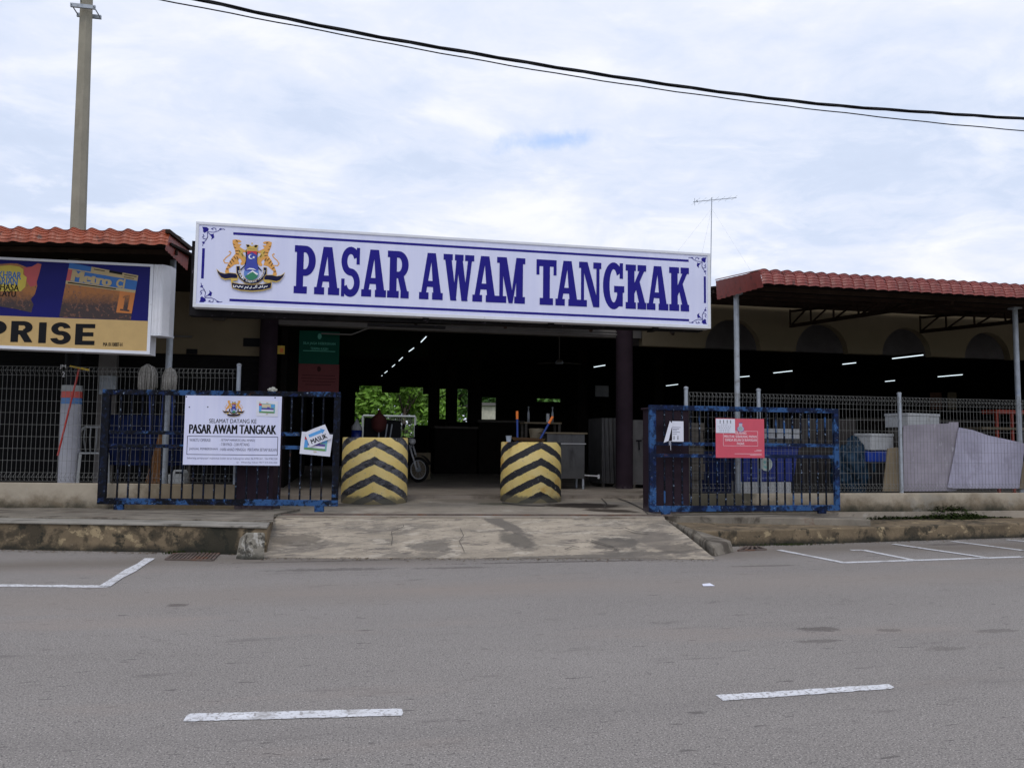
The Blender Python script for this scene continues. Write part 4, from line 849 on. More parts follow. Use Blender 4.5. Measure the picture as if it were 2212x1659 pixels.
for X in (pz_, pz2, pz2+5.6):
    m = MB(); m.tube([(X, 13.55, 0.2), (X, 13.55, cz0+.05)], .05, 14); m.box(X-.09, X+.09, 13.46, 13.64, cz0+.03, cz0+.06); m.build('post', m_galv, t, auto=.6)
# ---- left canopy
FC2 = frame(FLp(0, -.95), FL.col[0].xyz)
c1 = onf(FC2, 362, 536); c2 = onf(FC2, 0, 519); e1_ = onf(FC2, 364, 506); e2_ = onf(FC2, 0, 490)
lx1 = onf(FC2, 363, 520)[0]; lz0 = (c1[1]+c2[1])/2; lz1 = (e1_[1]+e2_[1])/2
t = thing('awning', 'orange red tiled awning above the blue and yellow shop lightbox', 'awning', tuple(FC2 @ Vector((lx1, .6, 0))), 0, 'red tiled awnings')
m = MB(FC2)
tile_skirt(m, -6, lx1, 0, lz0, lz1+.045, .2, .285, .05, 7, 3.2); m.build('tiled_edge', m_tileL, t, fixn=False)
m = MB(FC2); hipside(m, FC2, [(363,503),(409,541),(405,584),(357,538)], 0.03, 1.25); m.build('side_tiles', tile('deep red roof tile', (.26, .034, .018), (.14, .02, .012)), t, fixn=False)
m = MB(FC2); A_ = onf(FC2,362,502,.0); B_ = onf(FC2,411,540,1.25); m.bar((A_[0],.0,A_[1]+.02),(B_[0],1.25,B_[1]+.02), .07, .06); m.build('edge_trim', m_truss, t)
m = MB(FC2); m.hexa([(-6,.2,lz0+.06),(lx1-.02,.2,lz0+.06),(lx1-.02,6.3,lz0+.4),(-6,6.3,lz0+.4)], [(-6,.2,lz0+.1),(lx1-.02,.2,lz0+.1),(lx1-.02,6.3,lz0+.44),(-6,6.3,lz0+.44)]); m.build('roof_sheet', m_under, t)  # unseen back part lengthened to the wall to shade the shopfront
m = MB(FC2); m.box(-6, lx1-.05, .5, .56, lz0-.02, lz0+.06); m.box(-6, lx1-.05, 2.5, 2.56, lz0+.1, lz0+.2); m.build('purlins', m_truss, t)
lpx = onf(FL, 362, 850, .45)[0]
m = MB(FL); m.tube([(lpx, .45, .2), (lpx, .45, lz0+.08)], .055, 14); m.build('post', m_galv, t, auto=.6)
# little tube light under left canopy
def tubelight(A, B, label, grp='fluorescent tube lights'):
    A = Vector(A); B = Vector(B); c = (A+B)/2
    t = thing('tube_light', label, 'light', tuple(c), 0, grp)
    m = MB(); m.tube([A, B], .013, 8); m.build('tube', m_tube, t)
    m = MB(); m.bar(A+Vector((0,0,.055)), B+Vector((0,0,.055)), .06, .05); m.build('batten', m_ceil, t)
tubelight(*[gz(148,628,4.45), gz(161,637,4.45)], 'short tube light under the left awning above the shop lightbox')
# ================================================================= MARKET HALL
hall = thing('market_hall', 'open market hall with beige arcade wall and dark interior', 'building', (5, 19.3, 0))
YB = 37.0
# arcade wall to the right: polygon with arches
z1b = zc(1500, 600, 2.139)
def W9(px, py): return gy(px, py, WALLY)
arch = []
for a, b, c in ((525,818,555),(1005,1280,577),(1463,1722,597),(1900,2140,612)):
    A = W9(*z1b(a, c)); B = W9(*z1b(b, c+8)); arch.append((A.x, B.x, (A.z+B.z)/2))
spr = sum(a[2] for a in arch)/4; sp_ = (arch[3][0]-arch[0][0])/3; rr_ = sum(a[1]-a[0] for a in arch)/8
for k in range(4): arch.append((arch[3][0]+sp_*(k+1), arch[3][0]+sp_*(k+1)+2*rr_, spr))
xs0 = W9(*z1b(190,470)).x; XE = arch[-1][1]+1
m = MB(); pts = [(xs0, spr)]
for a, b, c in arch:
    cxa = (a+b)/2; r = (b-a)/2
    pts += [(cxa-r*math.cos(rad(180*i/20)), spr+r*math.sin(rad(180*i/20))) for i in range(21)]
pts += [(XE, spr), (XE, 5.5)]
# triangulation-safe: build columns of quads
prev = pts[0]
for p in pts[1:-1]:
    if abs(p[0]-prev[0]) > 1e-4:
        m.add([(prev[0],WALLY,prev[1]),(p[0],WALLY,p[1]),(p[0],WALLY,5.5),(prev[0],WALLY,5.5),(prev[0],WALLY+.22,prev[1]),(p[0],WALLY+.22,p[1]),(p[0],WALLY+.22,5.5),(prev[0],WALLY+.22,5.5)], [(0,1,2,3),(0,4,5,1),(7,6,5,4)])
    prev = p
m.build('arcade_wall', m_beige, hall, fixn=False)
# entrance beam
bz0 = gy(900, 712, WALLY).z
cL0, cL1 = gy(559,800,WALLY).x, gy(598,800,WALLY).x; cR0, cR1 = gy(1331,900,WALLY).x, gy(1366,900,WALLY).x
m = MB(); m.box(cL1, xs0-.01, WALLY+.02, WALLY+.3, bz0, 5.5); m.build('entrance_beam', m_beam, hall)
m = MB()
for i, (zz_, r) in enumerate(((bz0+.06,.018),(bz0+.13,.014),(bz0+.20,.014))):
    m.tube([(cL1+1.0,WALLY-.03,zz_-.25*(i==0)),(cL1+1.7,WALLY-.03,zz_-.25*(i==0)),(cL1+2.3,WALLY-.03,zz_),(xs0-.3,WALLY-.03,zz_)], r, 6)
m.build('conduit', m_beam, hall)
for (a, b, lab) in ((cL0, cL1, 0), (cR0, cR1, 1)):
    m = MB(); c = (a+b)/2; r = (b-a)/2; m.tube([(c, WALLY+.0, ZF-.05), (c, WALLY+.0, 5.4)], r, 20); m.build('column', m_purple, hall, auto=.6)
# left upper wall and shutters
lz = gy(480, 767, WALLY+.2).z
m = MB(); m.box(-16, cL0+.12, WALLY+.2, WALLY+.45, lz, 5.5); m.build('shopfront_wall', m_beige, hall)
m = MB(); q = gy(472, 690, WALLY); m.box(q.x-.13, q.x+.13, WALLY-.2, WALLY+.19, q.z, 5.5); m.box(-5, q.x-.6, WALLY+.12, WALLY+.19, lz+.38, lz+.42); m.box(q.x+.14, cL0, WALLY+.14, WALLY+.19, lz+1.0, lz+1.05); m.build('wall_ledge', m_beam, hall)
m = MB(); zz_ = ZF
while zz_ < lz: m.box(-16, cL0-.02, WALLY+.28+.02*(int(zz_*1000/75) % 2), WALLY+.34, zz_, min(zz_+.075, lz)); zz_ += .075
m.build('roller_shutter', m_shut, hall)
m = MB(); a = gy(*zc(0,850,4.148)(1035,300), WALLY+.19); b = gy(*zc(0,850,4.148)(1215,300), WALLY+.19); m.box(a.x, b.x, WALLY+.0, WALLY+.19, ZF, 5); m.build('pilaster', m_beam, hall)
m = MB(); a = gy(*zc(0,850,4.148)(1020,520), WALLY-.1); b = gy(*zc(0,850,4.148)(1200,335), WALLY-.1); m.box(a.x, b.x, WALLY-.15, WALLY-.002, a.z, b.z); m.build('meter_box', m_galv, hall)
m = MB(); a = gy(*zc(400,660,5.184)(320,1055), WALLY+.19); m.box(a.x, a.x+.24, WALLY+.17, WALLY+.199, a.z-.12, a.z); m.build('shop_number_plate', m_black, hall)
m = MB(); a = gy(*zc(400,660,5.184)(1050,915), WALLY+.19); m.box(a.x, cL0+.1, WALLY+.17, WALLY+.199, a.z-.2, a.z); m.build('shop_name_plate', m_black, hall)
# inner second beam seen through the arches, ceiling, roof, side and rear walls
m = MB(); m.box(xs0+.2, XE, WALLY+1.6, WALLY+1.85, spr+.22, 5.3); m.build('inner_beam', M('dim inner beam', (.13,.12,.125), .9, var=.15), hall)
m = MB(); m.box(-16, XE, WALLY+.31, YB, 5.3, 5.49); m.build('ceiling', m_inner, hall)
m = MB(); m.box(-16.2, XE+.2, WALLY-.1, YB+1, 5.505, 5.62); m.build('roof', m_ceil, hall)
m = MB(); m.box(-3.6, 6.1, 16.7, WALLY-.11, 4.96, 5.08); m.build('added_shade_roof', m_ceil, hall)  # unseen roof added to keep sky light off the beam and hall
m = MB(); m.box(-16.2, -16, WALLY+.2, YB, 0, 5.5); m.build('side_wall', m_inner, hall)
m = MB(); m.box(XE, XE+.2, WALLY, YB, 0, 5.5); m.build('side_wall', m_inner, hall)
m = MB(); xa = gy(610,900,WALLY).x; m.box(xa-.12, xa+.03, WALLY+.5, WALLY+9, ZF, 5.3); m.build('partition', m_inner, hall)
def X37(px): return gy(px, 880, YB).x
def Z37(px, py): return gy(px, py, YB).z
ops = [(767,775,847,945),(775,824,833,945),(824,863,848,945),(863,897,836,945),(897,913.5,836,919),(913.5,931,851,919),(944.5,969,840,905),(983,1011,840,912),(1041,1072,858,906),(1160,1212,861,868),(2081,2124,846,884),(2128,2330,846,884)]
m = MB(); cur = -16.0
for a, b, c, d in ops:
    xa, xb = X37(a), X37(b); zt_, zb_ = Z37((a+b)/2, c), Z37((a+b)/2, d)
    if xa > cur+.001: m.box(cur, xa, YB, YB+.2, 0, 5.5)
    m.box(xa, xb, YB, YB+.2, 0, zb_); m.box(xa, xb, YB, YB+.2, zt_, 5.5); cur = xb
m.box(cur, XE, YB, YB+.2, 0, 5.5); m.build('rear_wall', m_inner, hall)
for px in (937, 975, 1025, 1255, 1420, 1700):
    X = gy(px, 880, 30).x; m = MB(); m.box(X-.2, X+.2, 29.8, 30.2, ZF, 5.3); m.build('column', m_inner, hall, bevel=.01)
# lights
def zsl(px, py, z=4.15): return gz(px, py, z)
L1 = zc(1500, 600, 2.139)
for (a, b, lab) in ((L1(318,759), L1(380,751), 'tube light lowest and nearest the maroon column'), (L1(700,713), L1(758,708), 'faint tube light just right of the tall awning post'), (L1(886,691), L1(985,680), 'greenish tube light under the second arch from the left'), (L1(1252,645), L1(1322,637), 'bright tube light between the second and third arches'), (L1(1477,736), L1(1528,731), 'small far tube light in the dark right of the hall'), (L1(1515,615), L1(1678,596), 'longest tube light just under the third arch'), (L1(1756,711), L1(1886,700), 'long tube light above the right end of the mesh fence'), ((1283,793),(1307,789), 'tube light hanging left of the maroon entrance column')):
    tubelight(zsl(*a), zsl(*b), lab)
row = zc(800, 750, 3.017)
for i, (p, q) in enumerate((((730,292),(768,252)),((640,362),(676,336)),((565,432),(592,406)),((515,477),(534,460)),((458,523),(478,508)),((425,557),(440,541)),((388,595),(404,579)),((366,612),(375,602)))):
    tubelight(zsl(*row(*p), 4.6), zsl(*row(*q), 4.6), 'one lamp of the diagonal row of tube lights receding above the entrance', 'row of tube lights above the entrance')
# ceiling fan
q = gy(1208, 783, 23.0); t = thing('ceiling_fan', 'pale ceiling fan hanging in the dark entrance hall', 'fan', (q.x, q.y, q.z))
m = MB(); m.tube([(q.x,q.y,q.z+.1),(q.x,q.y,5.3)], .02, 8); m.build('rod', m_beam, t)
m = MB(); m.lathe([(.001,-.06),(.11,-.05),(.14,0),(.1,.06),(.001,.08)], 16, (q.x,q.y,q.z)); m.build('motor', m_galv, t, smooth=True)
for k in range(3):
    m = MB(Matrix.Translation(q) @ Matrix.Rotation(k*2.09+.3, 4, 'Z')); m.box(.15, .75, -.07, .07, -.012, .0); m.build('blade', m_beam, t)
# boards inside
def hung_board(name, label, px0, px1, py0, py1, Y, mat, lines, mt):
    A = gy(px0, py1, Y); B = gy(px1, py0, Y); t = thing(name, label, 'board', ((A.x+B.x)/2, Y, A.z))
    m = MB(); m.box(A.x, B.x, Y, Y+.04, A.z, B.z); m.build('panel', mat, t)
    w = B.x-A.x; h = B.z-A.z
    for (s, u0_, u1_, v0_, v1_) in lines: m = MB(); text(m, s, A.x+w*u0_, A.x+w*u1_, B.z-h*v1_, B.z-h*v0_, Y-.004, .01); m.build('text_line', mt, t, fixn=False)
    m = MB()
    m.flat(ell(A.x+w*.5, B.z-h*.16, w*.05, h*.09, n=10)[0], Y-.004)
    m.build('emblem', mt, t, fixn=False)
hung_board('notice_board', 'dark green notice board hanging behind the left gate', 645, 734, 717, 785, WALLY+.1, m_boardg, [('SILA JAGA KEBERSIHAN', .1, .9, .34, .44), ('TERIMA KASIH', .28, .72, .50, .58), ('__________________', .1,.9,.6,.62)], flatc('green lettering', (.05, .28, .2)))
hung_board('notice_board', 'dark red notice board below the green one', 643, 733, 788, 852, WALLY+.1, m_boardr, [('--------------------', .1, .9, .36, .38), ('---------------------', .08, .92, .46, .48), ('---------------------', .1, .9, .56, .58), ('-----------------', .18, .8, .66, .68)], flatc('red lettering', (.03, .006, .006)))
a = gy(*zc(600,780,7.373)(610,550), WALLY); m = MB(); m.box(a.x, a.x+.2, WALLY+.05, WALLY+.07, a.z-.2, a.z); m.mi = 1; m.flat(R_(a.x+.09, a.z-.16, a.x+.17, a.z-.06)[0], WALLY+.048)
tag(m.build('warning_sticker', [m_yel, m_orp]), 'small yellow warning plate beside the dark left column', 'sign')
# ================================================================= BARRIERS
def barrier_mat(name, phi0, z_off, grime, black):
    m, nt, b = newmat(name); tc = nt.nodes.new('ShaderNodeTexCoord'); sp = nt.nodes.new('ShaderNodeSeparateXYZ'); nt.links.new(tc.outputs['Object'], sp.inputs[0])
    ph = mth(nt, 'ARCTAN2', sp.outputs[0], mth(nt, 'MULTIPLY', sp.outputs[1], -1)); ph = mth(nt, 'SUBTRACT', ph, phi0)
    ap = mth(nt, 'ABSOLUTE', ph); wob = nz(nt, tc.outputs['Object'], 7, 4)
    h = mth(nt, 'ADD', sp.outputs[2], mth(nt, 'MULTIPLY', ap, .31)); h = mth(nt, 'ADD', h, mth(nt, 'MULTIPLY', wob, .07))
    fr_ = mth(nt, 'FRACT', mth(nt, 'DIVIDE', mth(nt, 'ADD', h, z_off), .335)); msk = mr(nt, fr_, .545, .56); 
    v = tc.outputs['Object']
    yel = mixc(nt, mr(nt, nz(nt, v, 2.2, 6), .35, .7), (.78, .58, .17), (.85, .68, .30)); yel = mixc(nt, mth(nt, 'MULTIPLY', mr(nt, nz(nt, v, 1.6, 5), .57, .68), grime), yel, (.62, .30, .02))
    yel = mixc(nt, mr(nt, nz(nt, v, 13, 7, .7), .64, .68), yel, (.28, .25, .18))
    blk = mixc(nt, mr(nt, nz(nt, coords(nt, False, (1,1,2.5)), 5, 7, .7), .42, .62), (.018, .018, .022), black)
    c = mixc(nt, msk, yel, blk); c = mixc(nt, mr(nt, nz(nt, v, 15, 8, .8), .60, .64), c, (.36, .34, .30)); c = mixc(nt, mr(nt, nz(nt, v, 6, 8, .8), .655, .67), c, (.05, .045, .04))
    low = mr(nt, mth(nt, 'ADD', sp.outputs[2], mth(nt, 'MULTIPLY', nz(nt, v, 5, 6), .25)), .22, .28, 1, 0); c = mixc(nt, mth(nt, 'MULTIPLY', low, .85), c, (.13, .12, .09))
    nt.links.new(c, b.inputs[0]); b.inputs['Roughness'].default_value = .7
    bp = nt.nodes.new('ShaderNodeBump'); bp.inputs['Strength'].default_value = .3; bp.inputs['Distance'].default_value = .02; nt.links.new(nz(nt, v, 14, 7), bp.inputs['Height']); nt.links.new(bp.outputs[0], b.inputs['Normal']); return m
def barrier(px0, px1, ptop, pbot, label, mat):
    pc = (px0+px1)/2; f_ = gz(pc, pbot, ZP); rr = ray(pc, pbot); dep = (f_-CAM).dot(fw)
    r = (px1-px0)/2/FPX*(dep+.55); c = Vector((f_.x, f_.y, 0))+Vector((rr.x, rr.y, 0)).normalized()*r
    ztop = gy(pc, ptop, f_.y).z; H = ztop-ZP
    m = MB(); m.lathe([(r*.985,0),(r,.03),(r*1.0,H*.5),(r*.99,H-.02),(r*.975,H),(r-.09,H),(r-.1,H-.02),(r-.1,H*.3),(r-.1,.02)], 64, (0,0,0))
    o = m.build('concrete_barrier', mat, auto=.7); o.location = (c.x, c.y, ZP); o.rotation_euler = (0,0,-math.atan2(rr.x, rr.y)); return tag(o, label, 'barrier', 'striped concrete ring barriers'), c, r, ztop
oL, cLb, rL, zLb = barrier(737, 879, 945, 1090, 'round concrete barrier with faded grey chevrons on yellow, left one', barrier_mat('faded barrier paint', -.02, .06, .15, (.13, .13, .15)))
oR, cRb, rR, zRb = barrier(1080, 1212, 955, 1087, 'round concrete barrier with black chevrons and sticks on top, right one', barrier_mat('bold barrier paint', .33, .06, .9, (.026, .026, .032)))
# things in / on the right barrier
q = gy(1117, 888, cRb.y); m = MB(); b_ = (q.x, cRb.y, zRb-.6); k_ = Vector((q.x, cRb.y, q.z))
def stick(A, B, label):
    A = Vector(A); B = Vector(B); t = thing('broom_stick', label, 'stick', tuple(A), 0, 'blue sticks in the barrier')
    C_ = A.lerp(B, 1-.17/(B-A).length); m = MB(); m.tube([A, C_], .022, 10); m.build('handle', m_navyp, t, auto=.6)
    m = MB(); m.tube([C_, B], .027, 10); m.build('grip', m_orp, t, auto=.6)
stick((q.x+.02, cRb.y-.1, ZP+.25), k_, 'upright blue stick with an orange grip in the right barrier')
q = gy(1194, 900, cRb.y); q2 = gy(1166, 950, cRb.y); d = (q-q2).normalized(); stick(q2-d*1.0, q, 'slanted blue stick with an orange grip in the right barrier')
zt4 = zc(1220, 980, 6.38)
q = gy(*zt4(578,690), cRb.y-.1); m = MB(Matrix.Translation((q.x, cRb.y+.02, zRb+.035)) @ Matrix.Rotation(rad(2), 4, 'Y')); m.lathe([(.001,0),(.30,.0),(.345,.05),(.36,.05),(.31,-.012),(.001,-.012)], 28); m.M = Matrix.Translation((q.x, cRb.y, zRb+.01)); m.box(-.3,.3,-.02,.02,-.008,.0)
tag(m.build('round_tray', M('brown tray', (.20, .12, .07), .5), auto=.6), 'brown round tray lying on the right barrier', 'tray')
q = gy(*zt4(250,720), cRb.y-rR*.75); m = MB(); m.lathe([(.001,0),(.045,0),(.062,.12),(.066,.125),(.060,.125),(.043,.006),(.001,.006)], 16, (q.x, cRb.y-rR*.72, zRb+.001))
tag(m.build('plastic_cup', flatc('cup plastic', (.45, .52, .62), .3), auto=.6), 'clear plastic cup on the left rim of the right barrier', 'cup')
# ================================================================= MOTORCYCLE behind the left barrier
bike = thing('motorcycle', 'dark motorcycle with a silver front wheel parked behind the left barrier', 'motorcycle', (0,0,0)); SC = 1.22
qw = gz(905, 1043, ZF)
def wheel(x, parent, R=.29):
    m = MB(); m.M = Matrix.Translation((x,0,R)) @ Matrix.Rotation(rad(90),4,'X')
    N=28
    m.tube([(math.cos(a)*(R-.035), math.sin(a)*(R-.035), 0) for a in [2*math.pi*k/N for k in range(N+1)]], .036, 8, False); w = m.build('wheel', m_rubber, parent, smooth=True)
    m = MB(Matrix.Translation((x,0,R)) @ Matrix.Rotation(rad(90),4,'X')); m.tube([(math.cos(a)*(R-.078), math.sin(a)*(R-.078), 0) for a in [2*math.pi*k/N for k in range(N+1)]], .014, 6, False); m.build('rim', m_alu, w, smooth=True)
    m = MB(Matrix.Translation((x,0,R)) @ Matrix.Rotation(rad(90),4,'X')); m.tube([(0,0,-.05),(0,0,.05)], .045, 12)
    for k in range(18): a = 2*math.pi*k/18; m.tube([(0.03*math.cos(a),.03*math.sin(a),.03*(-1)**k),((R-.08)*math.cos(a+.3),(R-.08)*math.sin(a+.3),0)], .0025, 4)
    m.build('hub', m_galv, w)
wheel(0, bike); wheel(-1.22, bike)
m = MB(); 
for s in (-.07,.07): m.tube([(0,s,.29),(-.22,s,.85)], .02, 8)
m.tube([(-.22,0,.80),(-.27,0,1.0)], .03, 8); m.build('fork', m_alu, bike, smooth=True)
m = MB(); A = [rad(20+ (150-20)*k/10) for k in range(11)]
for i in range(10): a, b = A[i], A[i+1]; m.add([(.335*math.cos(a),-.06,.29+.335*math.sin(a)),(.335*math.cos(b),-.06,.29+.335*math.sin(b)),(.335*math.cos(b),.06,.29+.335*math.sin(b)),(.335*math.cos(a),.06,.29+.335*math.sin(a))],[(0,1,2,3)])
m.build('mudguard', m_black, bike, smooth=True)
m = MB(); m.hexa([(-.5,-.12,.35),(-.22,-.16,.5),(-.22,.16,.5),(-.5,.12,.35)],[(-.36,-.14,.86),(-.20,-.12,.92),(-.20,.12,.92),(-.36,.14,.86)]); m.hexa([(-1.45,-.1,.5),(-.6,-.12,.42),(-.6,.12,.42),(-1.45,.1,.5)],[(-1.5,-.1,.72),(-.62,-.13,.64),(-.62,.13,.64),(-1.5,.1,.72)]); m.hexa([(-.95,-.1,.25),(-.5,-.1,.25),(-.5,.1,.25),(-.95,.1,.25)],[(-.95,-.1,.5),(-.5,-.1,.5),(-.5,.1,.5),(-.95,.1,.5)])
m.build('body', flatc('motorcycle paint', (.02,.02,.03), .3), bike, bevel=.03)
m = MB(); m.hexa([(-1.45,-.12,.72),(-.6,-.13,.65),(-.6,.13,.65),(-1.45,.12,.72)],[(-1.42,-.11,.82),(-.66,-.12,.76),(-.66,.12,.76),(-1.42,.11,.82)]); m.build('seat', m_rubber, bike, bevel=.03)
m = MB(); m.tube([(-.36,-.34,.98),(-.28,-.2,1.02),(-.27,0,1.0),(-.28,.2,1.02),(-.36,.34,.98)], .015, 8); hb = m.build('handlebar', m_black, bike, smooth=True)
for s in (-1,1):
    m = MB(); m.tube([(-.28,.22*s,1.02),(-.25,.26*s,1.2)], .007, 6); m.M = Matrix.Translation((-.25,.26*s,1.27)) @ Matrix.Diagonal((.15,.8,1,1)); m.lathe([(.001,-.07),(.05,-.055),(.07,0),(.05,.055),(.001,.07)], 12); m.build('mirror', m_black, hb, smooth=True)
m = MB(Matrix.Translation((-.19,0,.93))); m.lathe([(.001,-.08),(.07,-.05),(.085,0),(.06,.06),(.001,.08)], 14); m.build('headlight', m_alu, bike, smooth=True)
m = MB(); m.tube([(-1.0,.16,.3),(-1.5,.17,.42)], [.03,.045], 10); m.build('exhaust', m_alu, bike, smooth=True)
bike.location = (qw.x, qw.y+.25, ZF); bike.rotation_euler = (0,0,rad(-40)); bike.scale = (SC,SC,SC)
# ================================================================= interior goods seen through the entrance
def fpos(px, Y): return gy(px, 950, Y).x
def thingbox(name, label, cat, px0, px1, py0, Y, mat, legs=True, dep=.7, zb=None, grp=None):
    X0, X1 = fpos(px0, Y), fpos(px1, Y); zt_ = gy((px0+px1)/2, py0, Y).z; t = thing(name, label, cat, ((X0+X1)/2, Y, ZF), 0, grp); return t, X0, X1, zt_
# stainless cupboard
Ys = gz(1240, 1057, ZF).y
t, X0, X1, zt_ = thingbox('steel_cabinet', 'smoke-stained stainless steel cabinet on legs beside the right barrier', 'cabinet', 1182, 1263, 934, Ys, m_steel)
zlo = gy(1240, 1034, Ys).z
m = MB(); m.box(X0, X1, Ys, Ys+.65, zlo, zt_-.04); m.build('body', m_steel, t, bevel=.006)
m = MB(); m.box(X0-.06, X1+.06, Ys-.05, Ys+.7, zt_-.039, zt_); m.build('worktop', m_tan, t, bevel=.005)
m = MB(); m.tube([(X0+.05,Ys-.04,zt_-.28),(X1+.02,Ys-.04,zt_-.28)], .012, 8); m.build('handle', m_alu, t)
for xx in (X0+.03, X1-.03):
    for yy in (Ys+.03, Ys+.62): m = MB(); m.box(xx-.022, xx+.022, yy-.022, yy+.022, ZF, zlo-.001); m.build('leg', m_galv, t)
m = MB(); m.tube([(X1+.01,Ys+.1,zlo+.08),(X1+.42,Ys+.1,zlo+.06)], .018, 8); m.tube([(X1+.40,Ys+.1,zlo+.0),(X1+.40,Ys+.1,zlo+.1)], .03, 8); m.build('gas_pipe', m_alu, t)
# shelf with bottles behind
Yt = Ys+1.6; t = thing('shelf_table', 'wooden table with bottles behind the steel cabinet', 'table', (fpos(1180,Yt), Yt, ZF)); X0, X1 = fpos(1133, Yt), fpos(1213, Yt); zs = gy(1170, 912, Yt).z
m = MB(); m.box(X0, X1, Yt, Yt+.6, zs-.04, zs); m.build('tabletop', m_tan, t)
for xx in (X0+.05, X1-.05):
    for yy in (Yt+.05, Yt+.55): m = MB(); m.box(xx-.03, xx+.03, yy-.03, yy+.03, ZF, zs-.041); m.build('leg', m_wood, t)
def bottle(px, label, r=.035, h=.42, mat=None):
    x = fpos(px, Yt+.15); m = MB(); m.lathe([(.001,0),(r,0),(r,h*.55),(r*.35,h*.75),(r*.35,h*.9),(r*.6,h*.91),(r*.6,h),(.001,h)], 14, (x, Yt+.15, zs)); tag(m.build('bottle', mat or m_galv, smooth=True), label, 'bottle', 'bottles on the table')
bottle(1141, 'slim bottle at the left end of the table'); bottle(1193, 'slim bottle right of the grey can')
x = fpos(1183, Yt+.2); m = MB(); m.lathe([(.001,0),(.05,0),(.05,.24),(.001,.24)], 14, (x, Yt+.2, zs)); tag(m.build('tin_can', m_alu, auto=.6), 'grey tin can between two bottles on the table', 'can')
x = fpos(1158, Yt-.5); zq = gy(1158, 947, Yt-.5).z; m = MB(); m.lathe([(.001,0),(.14,.02),(.20,.35),(.16,.36),(.001,.36)], 20, (x, Yt-.5, zq-.1)); m.lathe([(.13,-(zq-.1-ZF)),(.13,0),(.001,.0)], 14, (x, Yt-.5, zq-.1))
tag(m.build('plastic_pail', M('dull cream plastic', (.30,.25,.17), .6), auto=.6), 'dull cream pail standing before the table', 'bucket')
# covered stalls each side of the right column
def tarp_stall(label, px0, px1, py0, Y, mat, dep=1.2, zbase=.55):
    X0, X1 = fpos(px0, Y), fpos(px1, Y); zt_ = gy((px0+px1)/2, py0, Y).z; t = thing('covered_stall', label, 'stall', ((X0+X1)/2, Y, ZF), 0, 'tarpaulin-covered stalls')
    m = MB(); N = 24; K = 9; V = []; rn = random.Random(int(px0))
    for j in range(K+1):
        z = zbase+(zt_-zbase)*j/K
        for i in range(N+1):
            u = i/N; V.append((X0+(X1-X0)*u, Y+.035*math.sin(u*23+j*.3)*(1-j/K*.7)+rn.uniform(-.012,.012), z))
    fs_ = [(j*(N+1)+i, j*(N+1)+i+1, (j+1)*(N+1)+i+1, (j+1)*(N+1)+i) for j in range(K) for i in range(N)]; m.add(V, fs_)
    m.add([(X0,Y,zt_),(X1,Y,zt_),(X1,Y+dep,zt_+.02),(X0,Y+dep,zt_+.02)], [(0,1,2,3)]); m.add([(X0,Y,zbase),(X0,Y,zt_),(X0,Y+dep,zt_),(X0,Y+dep,zbase)], [(0,1,2,3)]); m.add([(X1,Y,zbase),(X1,Y,zt_),(X1,Y+dep,zt_),(X1,Y+dep,zbase)], [(0,1,2,3)])
    m.build('tarpaulin', mat, t, smooth=True, fixn=False)
    for xx in (X0+.06, X1-.06):
        for yy in (Y+.06, Y+dep-.06): m = MB(); m.box(xx-.03, xx+.03, yy-.03, yy+.03, ZF, zbase+.2); m.build('leg', m_wood, t)
    return t
tarp_stall('grey tarpaulin-covered stall between the steel cabinet and the maroon column', 1300, 1333, 903, Ys+.9, m_greytarp)
st_ = tarp_stall('grey tarpaulin-covered stall right of the maroon column with scrawled marks', 1366, 1478, 908, Ys+.35, m_greytarp)
m = MB(); Yq = Ys+.29
for pts in ([(1374,952),(1386,952)],[(1380,952),(1381,972)],[(1388,948),(1398,949)],[(1393,949),(1394,970)],[(1401,950),(1402,968)]):
    for q in stroke([(gy(*p, Yq).x, gy(*p, Yq).z) for p in pts], .045): m.flat(q, Yq)
m.build('painted_mark', m_black, st_, fixn=False)
m = MB(); a = gy(*zc(1150,750,3.017)(975,615), 27); b = gy(*zc(1150,750,3.017)(1075,700), 27); m.box(a.x, b.x, 27, 27.03, b.z, a.z); tag(m.build('wall_calendar', M('dim paper', (.22,.22,.23), .8)), 'pale sheet hanging in the dark behind the maroon column', 'notice')
# goods behind the left barrier
Yd = 21.6
def darkcart():
    X0, X1 = fpos(783, Yd), fpos(866, Yd); zt_ = gy(820, 905, Yd).z
    t = thing('covered_cart', 'dark covered cart standing behind the left barrier', 'cart', ((X0+X1)/2, Yd, ZF))
    m = MB(); m.hexa([(X0,Yd,ZF+.3),(X1,Yd,ZF+.3),(X1,Yd+.8,ZF+.3),(X0,Yd+.8,ZF+.3)], [(X0+.05,Yd+.05,zt_+.05),(X1,Yd,zt_-.05),(X1,Yd+.8,zt_-.02),(X0+.05,Yd+.8,zt_+.04)]); m.build('cover', m_black, t, bevel=.04)
    for xx in (X0+.15, X1-.15): m = MB(Matrix.Translation((xx,Yd+.4,ZF+.2)) @ Matrix.Rotation(rad(90),4,'X')); m.lathe([(.001,-.5),(.2,-.5),(.2,-.44),(.001,-.44)], 18); m.build('wheel', m_rubber, t)
darkcart()
X = fpos(818, Yd-.3); zq = gy(818, 884, Yd-.3).z; z0_ = gy(818, 930, Yd-.3).z
t = thing('parasol', 'dark red furled parasol standing behind the left barrier', 'parasol', (X, Yd-.3, ZF))
m = MB(); m.lathe([(.001,zq),(.03,zq-.02),(.045,zq-.10),(.16,zq-.19),(.20,zq-.30),(.19,zq-.5),(.13,z0_),(.05,z0_-.05)], 14, (X,Yd-.3,0), .1); m.build('canopy', M('maroon cloth', (.07,.012,.01), .9, var=.3), t, smooth=True)
m = MB(); m.tube([(X,Yd-.3,ZF),(X,Yd-.3,zq-.1)], .02, 8); m.build('pole', m_galv, t)
